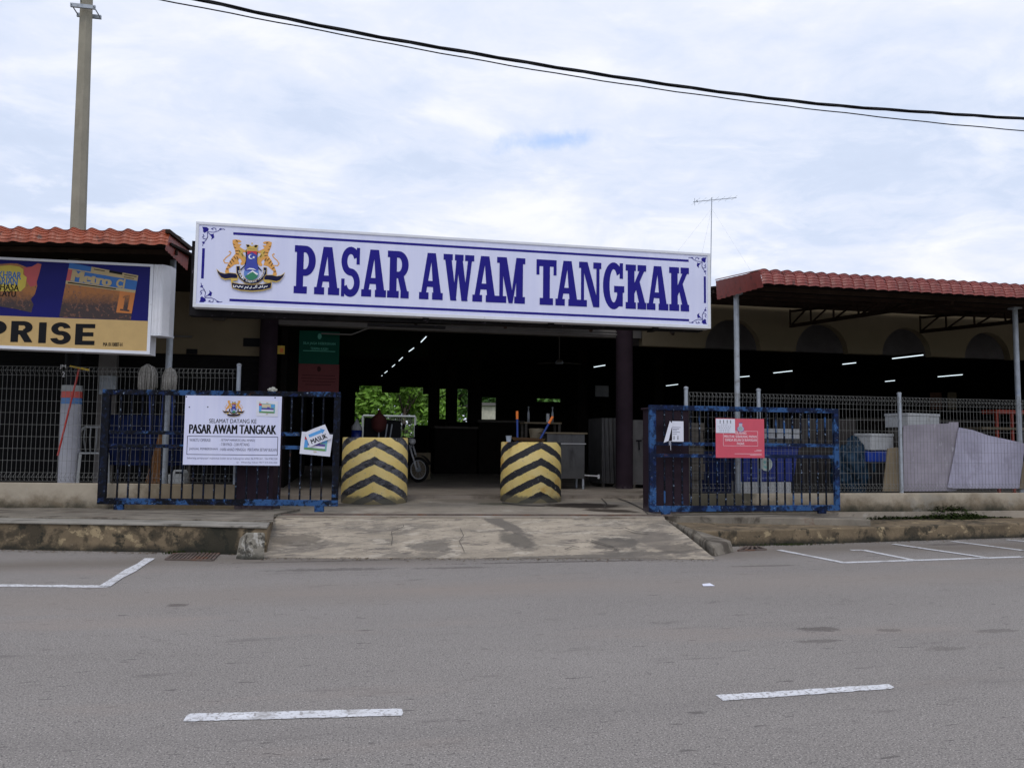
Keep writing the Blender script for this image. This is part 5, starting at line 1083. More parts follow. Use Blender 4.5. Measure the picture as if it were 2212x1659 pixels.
for k, px in enumerate((832, 842)):
    A = gy(px, 948, Yd-.6); B = gy(px+5, 916, Yd-.6); d = (B-A).normalized(); m = MB(); m.tube([(A.x,A.y,ZF),A,B], .018, 8)
    tag(m.build('metal_pole', m_galv), ('thin grey pole nearer the red parasol' if k == 0 else 'thin grey pole nearer the motorcycle mirror'), 'pole', 'grey poles behind the left barrier')
X = fpos(770, Yd); z0_ = gy(770, 944, Yd).z
t = thing('sack', 'white and blue sack beside the left barrier', 'sack', (X, Yd, ZF)); h_ = gy(770, 903, Yd).z-z0_
m = MB(); m.lathe([(.14,z0_-.6),(.15,z0_-.2),(.14,z0_),(.15,z0_+h_*.35),(.001,z0_+h_*.36)], 16, (X,Yd,0), .04); m.lathe([(.12,ZF),(.14,z0_-.61)], 16, (X,Yd,0)); m.build('blue_bottom', m_bin, t, smooth=True)
m = MB(); m.lathe([(.145,z0_+h_*.36),(.14,z0_+h_*.55),(.07,z0_+h_*.75),(.001,z0_+h_)], 16, (X,Yd,0), .05); m.build('white_top', m_foam, t, smooth=True)
X0, X1 = fpos(915, 24), fpos(931, 24); zt_ = gy(920, 978, 24).z; m = MB(); m.box(X0-.4, X1, 24, 24.6, ZF, zt_); m.box(X0-.4, X0-.2, 23.97, 24, zt_-.3, zt_-.1)
tag(m.build('cardboard_box', m_tan, bevel=.01), 'brown cardboard box behind the motorcycle wheel', 'box')
# dark stall tables inside
for (px0, px1, py0, Y, lab) in ((940, 1030, 921, 28, 'dark stall counter left of centre in the hall'), (1035, 1130, 908, 28, 'dark stall counter right of centre in the hall'), (1540, 1800, 930, 24, 'dark stall counter behind the right fence'), (1830, 2150, 905, 25, 'long dark stall counter at the right of the hall')):
    X0, X1 = fpos(px0, Y), fpos(px1, Y); zt_ = gy((px0+px1)/2, py0, Y).z; t = thing('stall_counter', lab, 'counter', ((X0+X1)/2, Y, ZF), 0, 'dark stall counters')
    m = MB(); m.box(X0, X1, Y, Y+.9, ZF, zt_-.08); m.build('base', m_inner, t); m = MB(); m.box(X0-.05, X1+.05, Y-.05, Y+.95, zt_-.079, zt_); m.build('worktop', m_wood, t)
# dim hanging sheets at the rear right
for (a, b, mt, lab) in ((2048, 2066, m_tan, 'ochre sheet hanging at the right rear of the hall'), (2010, 2034, M('maroon sheet', (.12,.05,.03), .8), 'brown red sheet hanging at the right rear of the hall')):
    A = gy(a, 884, 30); B = gy(b, 848, 30); m = MB(); m.box(A.x, B.x, 30, 30.03, A.z, B.z); tag(m.build('hanging_sheet', mt), lab, 'sheet')
# orange red frame stand
z8 = zc(2050, 900, 4.147); Yo = 17.5
A = gy(*z8(1725,470), Yo); B = gy(*z8(2150,620), Yo); t = thing('plastic_rack', 'orange red plastic rack behind the right end of the fence', 'rack', (A.x, Yo, ZP))
m = MB(); m.box(A.x, B.x, Yo, Yo+.5, A.z-.1, A.z); m.build('top', m_crate, t, bevel=.01)
for xx in (A.x+.04, A.x+.5, B.x-.04):
    m = MB(); m.box(xx-.03, xx+.03, Yo+.02, Yo+.08, ZP, A.z-.101); m.build('leg', m_crate, t)
m = MB(); m.box(A.x-.5, B.x, Yo-.05, Yo+.6, B.z-.16, B.z-.1); m.build('shelf', m_tan, t)
# ================================================================= goods behind the fences, right
def rp(px, py, off): return onf(FR, px, py, off)
def leaning(name, label, pts, off, th, mat, cat='board', conv=z8):
    m = MB(FR); m.slab([rp(*conv(*p), off) for p in pts], off, off+th); return tag(m.build(name, mat, bevel=.004), label, cat)
leaning('leaning_board', 'grey lilac board standing behind the right fence post', [(772,632),(1240,612),(1240,600),(1335,600),(1335,1290),(1290,1305),(772,1312)], .30, .02, m_sheet)
leaning('leaning_board', 'pale lilac board with a sloping top leaning behind the far right fence', [(1345,655),(1480,680),(1640,735),(1940,800),(2020,820),(1995,1000),(1960,1282),(1290,1282),(1225,1270),(1300,900),(1330,700)], .26, .02, m_sheet2)
leaning('leaning_board', 'brown board at the far right end of the fence', [(2005,1000),(2500,1010),(2500,1290),(1965,1285)], .29, .03, m_tan)
leaning('leaning_plank', 'tan plywood plank leaning left of the grey fence post', [(612,872),(700,858),(730,865),(745,1315),(562,1312)], .24, .03, m_tan, 'plank')
def foam(label, pts, off, dp):
    m = MB(FR); P = [rp(*z8(*p), off) for p in pts]; x0_ = P[0][0]; x1_ = P[1][0]; z1_ = P[0][1]; z0_ = P[1][1]
    t = thing('foam_box', label, 'box', tuple(FR @ Vector((x0_, off, z0_))), 0, 'white foam boxes')
    ang = rad(-28); L = (x1_-x0_); w = L*.74; d_ = L*.55
    F2 = frame(FR @ Vector((x0_+d_*.35, off, 0)), (math.cos(ang), -math.sin(ang)*0+math.sin(rad(12)), 0))
    m = MB(F2); m.box(-d_*.3, w, 0, d_, z0_, z1_-.06); m.build('body', m_foam, t, bevel=.012)
    m = MB(F2); m.box(-d_*.3-.01, w+.01, -.01, d_+.01, z1_-.059, z1_); m.build('lid', m_foam, t, bevel=.012)
foam('white foam box on top of the stack behind the grey lilac board', [(790,505),(1245,660)], .45, 0)
foam('grey white foam box on the blue crate left of the fence post', [(415,715),(740,890)], .5, 0)
m = MB(FR); a = rp(*z8(770,640), .47); b = rp(*z8(1240,1310), .47); m.box(a[0]+.05, b[0]-.02, .47, 1.0, zr-.2, a[1]-.005); m2 = m
t = tag(m.build('crate_stack', m_wood), 'grey crate carrying the upper foam box behind the boards', 'crate')
m = MB(FR); a = rp(*z8(400,892), .52); b = rp(*z8(650,1010), .52); m.box(a[0], b[0]+.25, .52, 1.0, b[1], a[1]-.01); tag(m.build('blue_crate', M('bright blue plastic', (.006,.035,.26), .4), bevel=.015), 'bright blue crate under the grey white foam box', 'crate')
m = MB(FR); m.box(a[0]+.05, b[0]+.2, .56, 1.0, ZP, b[1]-.001); tag(m.build('dark_crate', m_black, bevel=.015), 'dark crate under the bright blue crate', 'crate')
# blue plastic sheet bundle
a = rp(*z8(360,1010), .55); bmx = bmesh.new(); bmesh.ops.create_icosphere(bmx, subdivisions=5, radius=1)
from mathutils import noise as mn
for v in bmx.verts:
    p = v.co.copy(); k = 1+.35*mn.noise(p*1.8)+.10*mn.noise(p*7)+.05*mn.noise(Vector((p.x*16,p.y*16,p.z*4))); v.co = Vector((p.x*.42*k, p.y*.3*k, p.z*.55*k))
me = bpy.data.meshes.new('plastic_bundle'); bmx.to_mesh(me); bmx.free(); me.materials.append(M('teal plastic film', (.015, .032, .055), .25, var=.5, vs=6, layers=[((.12,.18,.24), 12, .60,.68,.6,(1,1,.3))]))
for p in me.polygons: p.use_smooth = True
o = bpy.data.objects.new('plastic_bundle', me); col.objects.link(o); o.location = FR @ Vector((a[0], .85, a[1]-.1)); tag(o, 'blue plastic-wrapped bundle behind the right fence', 'bundle')
# big blue bin with round sticker
A = rp(*z7(1115,830), .8); B = rp(*z7(1725,1178), .8); t = thing('plastic_tub', 'large blue plastic tub with a round pale sticker behind the right gate', 'tub', tuple(FR @ Vector(((A[0]+B[0])/2, .8, ZP))))
zm0 = ZP+.22
m = MB(FR); m.hexa([(A[0]+.05,.85,B[1]),(B[0]-.10,.85,B[1]),(B[0]-.10,1.8,B[1]),(A[0]+.05,1.8,B[1])], [(A[0],.8,A[1]),(B[0],.8,A[1]),(B[0],1.85,A[1]),(A[0],1.85,A[1])]); m.build('tub', m_bin, t, bevel=.02)
m = MB(FR); m.box(A[0]-.03, B[0]+.03, .77, 1.88, A[1]+.001, A[1]+.05); m.build('rim', m_bin, t, bevel=.01)
c = rp(*z7(1395,1000), .79); m = MB(FR); m.M = FR; m.flat(ell(c[0], c[1], .13, .13, n=24)[0], .80); m.mi = 1; m.flat(ell(c[0], c[1]-.03, .06, .05, 180, 360, n=12)[0], .797); m.flat(ell(c[0]-.03, c[1]+.04, .03, .03, n=10)[0], .797)
m.mi = 2; d1 = rp(*z7(1205,1150), .79); d2 = rp(*z7(1505,1130), .79); text(m, 'Sebarang 06-9506772', d1[0], d2[0], d1[1], d2[1], .803, .01)
m.build('sticker', [M('pale sticker', (.4,.46,.44), .5), m_teal, M('faded white print', (.25,.3,.45),.5)], t, fixn=False)
m = MB(FR); m.box(A[0]+.0, B[0]-.15, .86, 1.7, ZP, B[1]-.002); m.build('pallet', m_foam, t)
m = MB(FR); A = rp(*z7(870,930), .9); m.box(A[0], A[0]+.42, 1.0, 1.7, ZP, A[1]+.1); tag(m.build('blue_crate', m_navytarp, bevel=.02), 'dark blue crate left of the large blue tub', 'crate')
for i, (a, b, c_, d_) in enumerate(((1390,1740,650,690),(1380,1750,700,745))):
    P0 = rp(*z7(a,d_), .95); P1_ = rp(*z7(b,c_), .95); m = MB(FR); m.box(P0[0], P1_[0], .95, 1.6, P0[1], P1_[1]); o = m.build('foam_tray', m_foam, bevel=.01); tag(o, 'upper grey white tray stacked on the blue tub' if i == 0 else 'lower grey white tray stacked on the blue tub', 'tray', 'trays on the blue tub')
P0 = rp(*z7(1385,822), .95); P1_ = rp(*z7(1740,748), .95); m = MB(FR); m.box(P0[0]+.02, P1_[0]-.05, 1.0, 1.6, P0[1]+.06, P1_[1]-.002); tag(m.build('wooden_crate', m_wood), 'dark wooden crate between the blue tub and the trays', 'crate')
P0 = rp(*z7(612,1160), .6); P1_ = rp(*z7(770,590), .6); t = thing('plank_stack', 'grey weathered planks stacked upright beside the right gate pier', 'planks', tuple(FR @ Vector((P0[0], .6, ZP))))
N = 7
for i in range(N): z0_ = P0[1]+(P1_[1]-P0[1])*i/N; m = MB(FR); m.box(P0[0]+random.uniform(-.02,.02), P1_[0]+random.uniform(-.02,.02), .6, .75, z0_+.008, z0_+(P1_[1]-P0[1])/N); m.build('plank', m_wood, t, bevel=.004)
m = MB(FR); m.box(P0[0]+.03, P1_[0]-.03, .62, .73, ZP, P0[1]+.007); m.build('base', m_wood, t)
tarp_stall('dark cloth-covered stall behind the bars of the right gate', 1722, 1850, 905, 15.4, M('dark brown cloth', (.06,.05,.045), .8, var=.3), 1.0, .5)
# ================================================================= goods behind the left fence
def lp(px, py, off): return onf(FL, px, py, off)
z2 = zc(0, 850, 4.148)
# squeegee
A = lp(*z2(580,1150), .16); B = lp(*z2(805,262), .14); t = thing('squeegee', 'red-handled squeegee with yellow head leaning on the left fence', 'squeegee', tuple(FL @ Vector((A[0], .16, A[1]))))
m = MB(FL); m.tube([(A[0],.20,A[1]),(B[0],.16,B[1])], .016, 8); m.build('handle', m_redp, t, auto=.6)
a = lp(*z2(716,232), .12); b = lp(*z2(912,272), .12); m = MB(FL); m.tube([(a[0],.13,a[1]),(b[0],.13,b[1])], [.013,.02], 8); m.build('head', m_yel, t)
# mops
def mop(px, pyt, pyb, w_px, label):
    T = lp(px, pyt, .10); Bm = lp(px, pyb, .10); W_ = abs(lp(px+w_px/2, pyt, .1)[0]-lp(px-w_px/2, pyt, .1)[0])/2
    t = thing('mop', label, 'mop', tuple(FL @ Vector((T[0], .12, Bm[1]-1))), 0, 'mops hung on the left fence'); m = MB(FL); rn = random.Random(int(px))
    for i in range(110):
        a = rn.uniform(0, 6.283); q = rn.uniform(.35, 1); dx, dy = math.cos(a)*W_*q, math.sin(a)*W_*.6*q; L = (T[1]-Bm[1])*rn.uniform(.8, 1.12)
        m.tube([(T[0]+dx*.1,.10+dy*.1,T[1]+rn.uniform(-.01,.01)),(T[0]+dx*.7,.10+dy*.7,T[1]-L*.12),(T[0]+dx,.10+dy,T[1]-L*.4),(T[0]+dx*1.02+rn.uniform(-.01,.01),.10+dy,T[1]-L)], .008, 4)
    m.build('yarn_head', m_mop, t, smooth=True)
    m = MB(FL); m.tube([(T[0],.18,T[1]-.05),(T[0]+.04,.25,T[1]-1.35)], .013, 6); m.build('handle', m_navyp, t)
mop(319, 788, 846, 44, 'large grey mop head on the left fence, left of the awning post'); mop(368, 795, 845, 34, 'smaller pale mop head draped against the awning post')
# plastic chair
cx_, _ = lp(196, 980, 1.0); t = thing('plastic_chair', 'white plastic chair behind the left fence', 'chair', tuple(FL @ Vector((cx_, 1.1, ZP))))
zs_ = lp(190, 977, 1.0)[1]; zb2 = lp(190, 922, 1.0)[1]; zc0 = ZP
Fch = frame(FL @ Vector((cx_, 1.1, 0)), (math.cos(rad(20)), math.sin(rad(20)), 0))
m = MB(Fch); m.box(-.24,.24,-.22,.22,zs_-.03,zs_); m.build('seat', m_plast, t, bevel=.01)
m = MB(Fch); arc = [(-.24,.2,zs_),(-.25,.23,zs_+(zb2-zs_)*.7),(-.15,.25,zb2),(.15,.25,zb2),(.25,.23,zs_+(zb2-zs_)*.7),(.24,.2,zs_)]; m.tube(arc, .022, 8)
for k in (-.14,-.05,.05,.14): m.tube([(k*.8,.21,zs_),(k*1.1,.235,(zs_+zb2)/2),(k,.25,zb2)], .014, 6)
m.build('backrest', m_plast, t, smooth=True)
for sx in (-1,1):
    for sy in (-1,1): m = MB(Fch); m.bar((.22*sx,.2*sy,zs_-.031),(.26*sx,.24*sy,ZP), .045, .03); m.build('leg', m_plast, t)
# blue tarp table, broom, jerrycan
X0 = lp(*z2(1110,900), 1.1)[0]; X1 = lp(*z2(1960,900), 1.1)[0]; ztp = lp(*z2(1500,735), 1.1)[1]; zlo = lp(*z2(1500,1250), 1.1)[1]
t = thing('blue_tarpaulin_stall', 'dark blue tarpaulin-covered stall behind the left gate', 'stall', tuple(FL @ Vector(((X0+X1)/2, 1.1, ZP))))
m = MB(FL); N = 30; K = 8; V = []
for j in range(K+1):
    for i in range(N+1): u = i/N; V.append((X0+(X1-X0)*u, 1.1+.03*math.sin(u*31+j), zlo+(ztp-zlo)*j/K))
m.add(V, [(j*(N+1)+i, j*(N+1)+i+1, (j+1)*(N+1)+i+1, (j+1)*(N+1)+i) for j in range(K) for i in range(N)]); m.add([(X0,1.1,ztp),(X1,1.1,ztp),(X1,2,ztp),(X0,2,ztp)], [(0,1,2,3)]); m.build('tarpaulin', m_navytarp, t, smooth=True, fixn=False)
for xx in (X0+.05, X1-.05): m = MB(FL); m.box(xx-.03, xx+.03, 1.15, 1.21, ZP, ztp-.02); m.build('leg', m_wood, t)
A = lp(*z2(1650,900), .5); B = lp(*z2(1590,1410), .5); t = thing('straw_broom', 'brown straw broom standing beside the left awning post', 'broom', tuple(FL @ Vector((B[0], .55, B[1]))))
m = MB(FL); m.tube([(A[0]+.02,.5,A[1]+.7),(A[0],.5,A[1])], .013, 6); m.build('handle', m_navyp, t)
m = MB(FL); rn = random.Random(5)
for i in range(140): a = rn.uniform(-1,1); m.tube([(A[0]+a*.015,.5,A[1]),(B[0]+a*.14,.5+rn.uniform(-.05,.05),B[1]-rn.uniform(0,.15))], .006, 4)
m.build('bristles', m_straw, t)
a = lp(*z2(1715,1450), .10); b = lp(*z2(1890,1310), .10); w = b[0]-a[0]; h = b[1]-a[1]; yj = .045
t = thing('jerrycan', 'translucent white jerrycan on the left wall behind the gate', 'can', tuple(FL @ Vector((a[0], .12, zt))))
z0_ = zt; 
m = MB(FL); yy0, yy1 = .12, .30; sh = [(a[0],z0_),(b[0],z0_),(b[0],z0_+h*.8),(b[0]-w*.1,z0_+h),(a[0]+w*.32,z0_+h),(a[0]+w*.28,z0_+h*.72),(a[0],z0_+h*.66)]
m.slab(sh, yy0, yy1); m.build('body', m_plast, t, bevel=.012)
m = MB(FL); m.slab([(a[0]+w*.42,z0_+h*.72),(a[0]+w*.88,z0_+h*.72),(a[0]+w*.84,z0_+h*.88),(a[0]+w*.46,z0_+h*.88)], yy0-.003, yy1+.003); m.build('grip_hole', m_black, t)
m = MB(FL); m.tube([(a[0]+w*.14,.2,z0_+h*.66),(a[0]+w*.14,.2,z0_+h*.86)], .024, 10); m.build('cap', m_plast, t)
# ================================================================= UTILITY POLE, CABLES, ANTENNA
z2 = zc(0, 850, 4.148)
pr_ = (lp(*z2(765,900), .7)[0]-lp(*z2(568,900), .7)[0])/2; PX = lp(*z2(672,900), .7)[0]; zb_ = lambda yy: lp(*z2(670,yy), .7)[1]
ctr = FL @ Vector((PX, .7+pr_, 0)); YP = ctr.y
pb = gy(160, 497, YP); pt_ = gy(187, 0, YP); z900 = zb_(900); lean = (pt_.x-ctr.x)/(pt_.z-z900); wb = (gy(180,497,YP).x-gy(144,497,YP).x)/2*.84; wt = (gy(200,30,YP).x-gy(172,30,YP).x)/2*.84
t = thing('utility_pole', 'tall concrete utility pole with a white, blue and red banded foot behind the left fence', 'pole', (ctr.x-lean*z900, YP, 0))
def pw(z): return wb+(wt-wb)*(z-pb.z)/(pt_.z-pb.z)
def pxz(z): return ctr.x+(z-z900)*lean
zk = zb_(430); zh = zk+.75
for (nm, za_, zb2, mt) in (('foot_wrap', .2, zb_(618), M('dirty white wrap', (.40,.40,.44), .6, var=.12, vs=4, layers=[((.3,.3,.33),5,.55,.7,.5,(1,1,.3))])), ('blue_band', zb_(617), zb_(556), flatc('band blue', (.08,.22,.5))), ('red_band', zb_(555), zb_(488), flatc('band red', (.62,.10,.08))), ('white_band', zb_(487), zb_(426), m_plast)):
    m = MB(); m.tube([(pxz(za_), YP, za_), (pxz(zb2), YP, zb2)], [pr_*1.04, pr_], 24); m.build(nm, mt, t, auto=.6)
m = MB(); HT = pt_.z+1.2; oct_ = lambda z: [(pxz(z)+pw(z)*a, YP+pw(z)*b, z) for a, b in ((-1,-.5),(-.35,-.62),(.35,-.95),(1,-.35),(1,.6),(.5,1),(-.5,1),(-1,.5))]
V = []
for z in [zh, pb.z, pt_.z, HT]: V += oct_(z)
m.add(V, [(i*8+k, i*8+(k+1)%8, (i+1)*8+(k+1)%8, (i+1)*8+k) for i in range(3) for k in range(8)]+[tuple(24+k for k in range(8))]); m.build('shaft', m_pole, t)
m = MB(); m.tube([(pxz(zk), YP, zk), (pxz(zh), YP, zh)], pw(zk)*.98, 20); m.build('black_band', m_black, t, auto=.6)
m = MB(); yy_ = YP-pw(zk)-.01
a = gy(*z2(636,342), yy_); b = gy(*z2(668,292), yy_); text(m, '2', a.x, b.x, a.z, b.z, yy_, .01); a = gy(*z2(612,262), yy_); b = gy(*z2(678,218), yy_); text(m, 'JM', a.x, b.x, a.z, b.z, yy_, .01); m.build('painted_number', m_wh, t, fixn=False)
zc_ = gy(185, 25, YP).z; xc = pxz(zc_); m = MB()
for s_ in (-1, 1): m.box(xc-.21, xc+.21, YP+s_*.17-.02, YP+s_*.17+.02, zc_-.035, zc_+.035)
for s_ in (-1, 1): m.tube([(xc+s_*.19, YP-.23, zc_),(xc+s_*.19, YP+.23, zc_)], .012, 6)
m.build('clamp', m_galv, t)
m = MB(); m.tube([(xc-.02,YP-.22,zc_+.05),(xc-.08,YP-.22,zc_+.3),(xc-.2,YP-.2,zc_+.5),(xc-.5,YP-.2,zc_+.6)], .010, 6); m.build('earth_wire', m_dark, t)
cab = [(-300,-140),(185,-46),(405,-5),(600,37),(800,77),(1000,112),(1200,146),(1400,177),(1600,205),(1800,228),(2000,243),(2212,257),(2500,272),(3200,285)]
thin = [(-300,-120),(185,-30),(325,-4),(500,30),(700,68),(900,106),(1100,142),(1300,175),(1500,204),(1700,230),(1900,253),(2000,264),(2212,283),(2500,305),(3200,345)]
def resample(pts, Y, step=.12):
    P = [gy(p[0], p[1], Y) for p in pts]; out = []
    for i in range(len(P)-1):
        p0, p1_, p2_, p3_ = P[max(i-1,0)], P[i], P[i+1], P[min(i+2,len(P)-1)]; n_ = max(2, int((p2_-p1_).length/step))
        for k in range(n_):
            s = k/n_; out.append(.5*((2*p1_)+(p2_-p0)*s+(2*p0-5*p1_+4*p2_-p3_)*s*s+(3*p1_-p0-3*p2_+p3_)*s**3))
    return out
C_ = resample(cab[1:], YP-.3); m = MB()
for k in range(3):
    m.tube([p+Vector((0, math.cos(i*.22+k*2.094)*.02, math.sin(i*.22+k*2.094)*.02)) for i, p in enumerate(C_)], .017, 6)
tag(m.build('power_cable', m_cable, smooth=True), 'thick twisted black power cable crossing the sky', 'cable')
C_ = resample(thin[1:], YP-.35, .4); m = MB(); m.tube([p+Vector((0,0,.006*math.sin(i*1.7))) for i, p in enumerate(C_)], .012, 6); tag(m.build('telephone_cable', m_cable, smooth=True), 'thin black cable just below the thick power cable', 'cable')
YA = 20.5; za = zc(1680, 460, 9.217)
t = thing('television_antenna', 'thin television antenna on a mast behind the right end of the sign', 'antenna', tuple(Vector((gy(1536,560,YA).x, YA, 5.6))))
A = gy(*za(750,270), YA); B = gy(*za(732,1550), YA); d = (B-A).normalized(); m = MB(); m.tube([A, A+d*((A.z-5.62)/-d.z)], .012, 6); m.build('mast', m_galv, t)
A1 = gy(*za(330,370), YA); B1 = gy(*za(1310,275), YA+.4); m = MB(); m.tube([A1, B1], .010, 6)
for k in range(7): p = A1.lerp(B1, .05+k*.15); dy = Vector((.02, .35-.02*k, 0)); m.tube([p-dy, p+dy], .003, 4)
m.tube([gy(*za(358,285), YA), gy(*za(362,450), YA)], .007, 4); m.tube([gy(*za(405,330), YA), gy(*za(430,375), YA)], .016, 5); m.build('boom', m_galv, t)
m = MB(); top = gy(*za(748,520), YA)
for (dx, dy) in ((2.2,.5),(-2.0,.6),(.6,3)): m.tube([top, (top.x+dx, YA+dy, 5.62)], .0014, 4)
m.build('guy_wire', m_galv, t)
# ================================================================= BEHIND: goal, shed, trees
Yg = 44; A = gy(784, 898, Yg); B = gy(897, 898, Yg)
t = thing('football_goal', 'white netted goal frame seen through the hall', 'goal', ((A.x+B.x)/2, Yg, 0)); m = MB()
for a, b in (((A.x,Yg,0),(A.x,Yg,A.z)),((A.x,Yg,A.z),(B.x,Yg,A.z)),((B.x,Yg,A.z),(B.x,Yg,0))): m.tube([a,b], .06, 8)
m.build('frame', m_plast, t); m = MB()
for i in range(1, 24): x = A.x+(B.x-A.x)*i/24; m.box(x-.008, x+.008, Yg+.5, Yg+.51, 0, A.z)
z = .12
while z < A.z: m.box(A.x, B.x, Yg+.5, Yg+.51, z-.008, z+.008); z += .14
m.build('net', m_wire, t)
m = MB(); A = gy(1030, 940, 55); B = gy(1085, 880, 55); m.box(A.x, B.x, 55, 60, 0, B.z+.1); m.mi = 1; m.box(A.x-.3, B.x+.3, 54.8, 60.2, B.z+.1, B.z+.3)
tag(m.build('shed', [M('cream shed wall', (.55,.52,.42), .8), m_beam]), 'small cream shed beyond the hall', 'shed')
def tree(seed, H, Rr, n, mat, ls=.22):
    rn = random.Random(seed); t = thing('leafy_tree', 'tree', 'tree', (0,0,0), 0, 'trees behind the market')
    m = MB(); m.tube([(0,0,0),(.1,.05,H*.25),(0,.1,H*.55)], [.22,.17,.08], 8); cl = []
    for k in range(22):
        a = rn.uniform(0, 6.283); z = H*rn.uniform(.12, .92); q = Rr*rn.uniform(.3, .8)*(1-abs(z/H-.5)*.7); c = Vector((math.cos(a)*q, math.sin(a)*q, z)); cl.append((c, Rr*rn.uniform(.28, .5)))
        m.tube([(0,.05,z*.55),(c.x*.5,c.y*.5,z*.8),tuple(c)], [.07,.04,.015], 5)
    m.build('trunk', m_bark, t, smooth=True); m = MB()
    for i in range(n):
        c, r = cl[rn.randrange(len(cl))]; d = Vector((rn.gauss(0,1), rn.gauss(0,1), rn.gauss(0,.8))).normalized()*r*rn.uniform(.45,1.08); p = c+d
        a = Vector((rn.gauss(0,1), rn.gauss(0,1), rn.gauss(0,.6))).normalized(); b = a.cross(Vector((rn.gauss(0,1), rn.gauss(0,1), rn.gauss(0,1)))).normalized(); s = ls*rn.uniform(.5, 1.2)
        m.add([p-a*s, p+b*s*.38, p+a*s, p-b*s*.38], [(0,1,2,3)])
    m.build('crown', mat, t, fixn=False); return t
T1 = tree(1, 8.5, 4.0, 9000, m_leaf); T2 = tree(2, 7.5, 4.2, 9000, m_leaf2, .26)
spots = [(-4.6,50,1.0),(-.2,62,1.35),(-1.8,54,1.15),(3.2,51,.9),(6.8,62,1.3),(13.5,64,1.2),(16,58,1.1),(30,56,1),(37,52,1.05),(44,58,1.15),(52,54,1.1),(60,57,1.2)]
labs = ['dark green tree at the far left end of the row behind the hall', 'taller dark tree standing farther back behind the goal frame', 'bushy green tree behind the left of the goal frame', 'bright yellow-green tree behind the middle of the goal frame', 'tree right of the goal frame behind the hall', 'tree seen through the second rear opening', 'tree behind the cream shed', 'tree hidden behind the middle of the hall', 'tree seen at the left of the far right openings', 'tree seen in the middle of the far right openings', 'tree at the right of the far right openings', 'last tree on the right behind the hall']
for i, ((x, yy, s), lb) in enumerate(zip(spots, labs)):
    src = T2 if i in (3, 7, 9) else T1; first = (i == 0 or i == 3)
    o = src if first else copy_tree(src)
    o.location = (x, yy, 0); o.rotation_euler = (0, 0, i*1.3); o.scale = (s, s, s); o['label'] = lb
# ================================================================= WORLD, SUN, CAMERA
w = bpy.data.worlds.new('World'); scene.world = w; w.use_nodes = True; nt = w.node_tree; nt.nodes.clear()
out = nt.nodes.new('ShaderNodeOutputWorld'); sky = nt.nodes.new('ShaderNodeTexSky'); sky.sky_type = 'NISHITA'; sky.sun_disc = False
SE, SR = rad(58), rad(200); sky.sun_elevation = SE; sky.sun_rotation = SR; sky.air_density = 1.2; sky.dust_density = 1.5
bg1 = nt.nodes.new('ShaderNodeBackground'); bg1.inputs[1].default_value = .10; nt.links.new(sky.outputs[0], bg1.inputs[0])
tc = nt.nodes.new('ShaderNodeTexCoord'); sp = nt.nodes.new('ShaderNodeSeparateXYZ'); nt.links.new(tc.outputs['Generated'], sp.inputs[0])
zz_ = mth(nt, 'MAXIMUM', mth(nt, 'ADD', sp.outputs[2], .12), .04); px = mth(nt, 'DIVIDE', sp.outputs[0], zz_); py = mth(nt, 'DIVIDE', sp.outputs[1], zz_)
cb = nt.nodes.new('ShaderNodeCombineXYZ'); nt.links.new(px, cb.inputs[0]); nt.links.new(py, cb.inputs[1])
mp = nt.nodes.new('ShaderNodeMapping'); mp.inputs['Rotation'].default_value = (0, 0, rad(-14)); mp.inputs['Scale'].default_value = (.9, 1.05, 1); mp.inputs['Location'].default_value = (3.4, 1.7, 0); nt.links.new(cb.outputs[0], mp.inputs[0])
n1 = nz(nt, mp.outputs[0], .8, 9, .52, .35); n2 = nz(nt, mp.outputs[0], 2.6, 9, .58, .5); n3 = nz(nt, mp.outputs[0], 7.5, 6, .6, .6)
nn_ = mth(nt, 'ADD', mth(nt, 'MULTIPLY', n1, .45), mth(nt, 'ADD', mth(nt, 'MULTIPLY', n2, .36), mth(nt, 'MULTIPLY', n3, .19)))
gd = ray(1190, 305).normalized(); vs_ = nt.nodes.new('ShaderNodeVectorMath'); vs_.operation = 'SUBTRACT'; nt.links.new(tc.outputs['Generated'], vs_.inputs[0]); vs_.inputs[1].default_value = gd
sp2 = nt.nodes.new('ShaderNodeSeparateXYZ'); nt.links.new(vs_.outputs[0], sp2.inputs[0])
gu = mth(nt, 'DIVIDE', mth(nt, 'SUBTRACT', sp2.outputs[0], mth(nt, 'MULTIPLY', sp2.outputs[2], 1.9)), .050); gv = mth(nt, 'DIVIDE', sp2.outputs[2], .012)
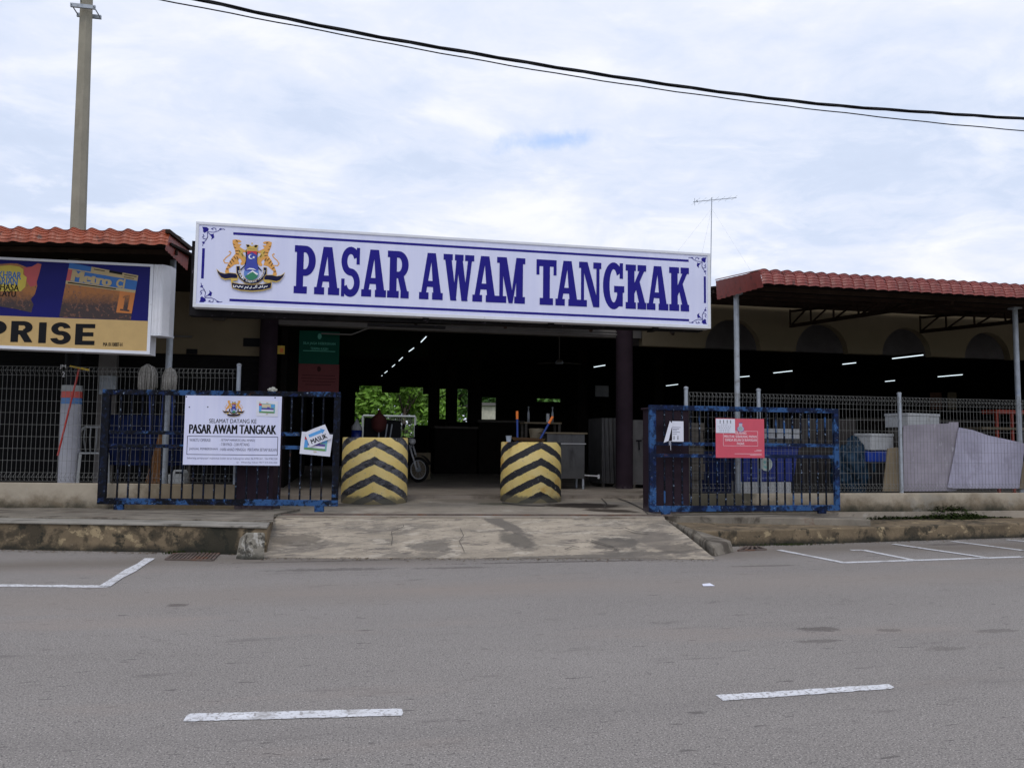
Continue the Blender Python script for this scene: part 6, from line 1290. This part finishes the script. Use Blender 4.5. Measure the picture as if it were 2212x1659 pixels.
gap = mth(nt, 'SQRT', mth(nt, 'ADD', mth(nt, 'MULTIPLY', gu, gu), mth(nt, 'MULTIPLY', gv, gv))); gap = mth(nt, 'ADD', gap, mth(nt, 'MULTIPLY', mth(nt, 'SUBTRACT', nz(nt, tc.outputs['Generated'], 22, 7, .6), .5), 3.4))
gm = mr(nt, gap, .0, 1.5, .85, 0, True)
mask = mr(nt, nn_, .34, .47, .90, 1, True)
ccol = mixc(nt, mr(nt, nn_, .42, .60), (.62, .70, .87), (.83, .85, .94)); ccol = mixc(nt, mth(nt, 'MULTIPLY', mr(nt, n2, .52, .72), .6), ccol, (.92, .93, 1.0))
ccol = mixc(nt, gm, ccol, (.40, .56, .90))
bg2 = nt.nodes.new('ShaderNodeBackground'); bg2.inputs[1].default_value = 1.02; nt.links.new(ccol, bg2.inputs[0])
mx = nt.nodes.new('ShaderNodeMixShader'); nt.links.new(mask, mx.inputs[0]); nt.links.new(bg1.outputs[0], mx.inputs[1]); nt.links.new(bg2.outputs[0], mx.inputs[2]); nt.links.new(mx.outputs[0], out.inputs[0])
sd = bpy.data.lights.new('sun', 'SUN'); sd.energy = .8; sd.angle = rad(14); sd.color = (1, .96, .90); so = bpy.data.objects.new('sun', sd); col.objects.link(so)
dvec = Vector((math.sin(SR)*math.cos(SE), math.cos(SR)*math.cos(SE), math.sin(SE)))
so.rotation_euler = (dvec).to_track_quat('Z', 'Y').to_euler()
cd = bpy.data.cameras.new('camera'); cd.sensor_fit = 'HORIZONTAL'; cd.sensor_width = 36; cd.lens = 36*FPX/2212; cd.clip_end = 2000; cd.clip_start = .1
co = bpy.data.objects.new('camera', cd); col.objects.link(co)
Mx = Matrix.Identity(4)
for i in range(3): Mx[i][0] = RR[i]; Mx[i][1] = UU[i]; Mx[i][2] = -fw[i]; Mx[i][3] = CAM[i]
co.matrix_world = Mx; scene.camera = co
scene.view_settings.view_transform = 'Standard'; scene.view_settings.look = 'None'; scene.view_settings.exposure = .14; scene.view_settings.gamma = 1
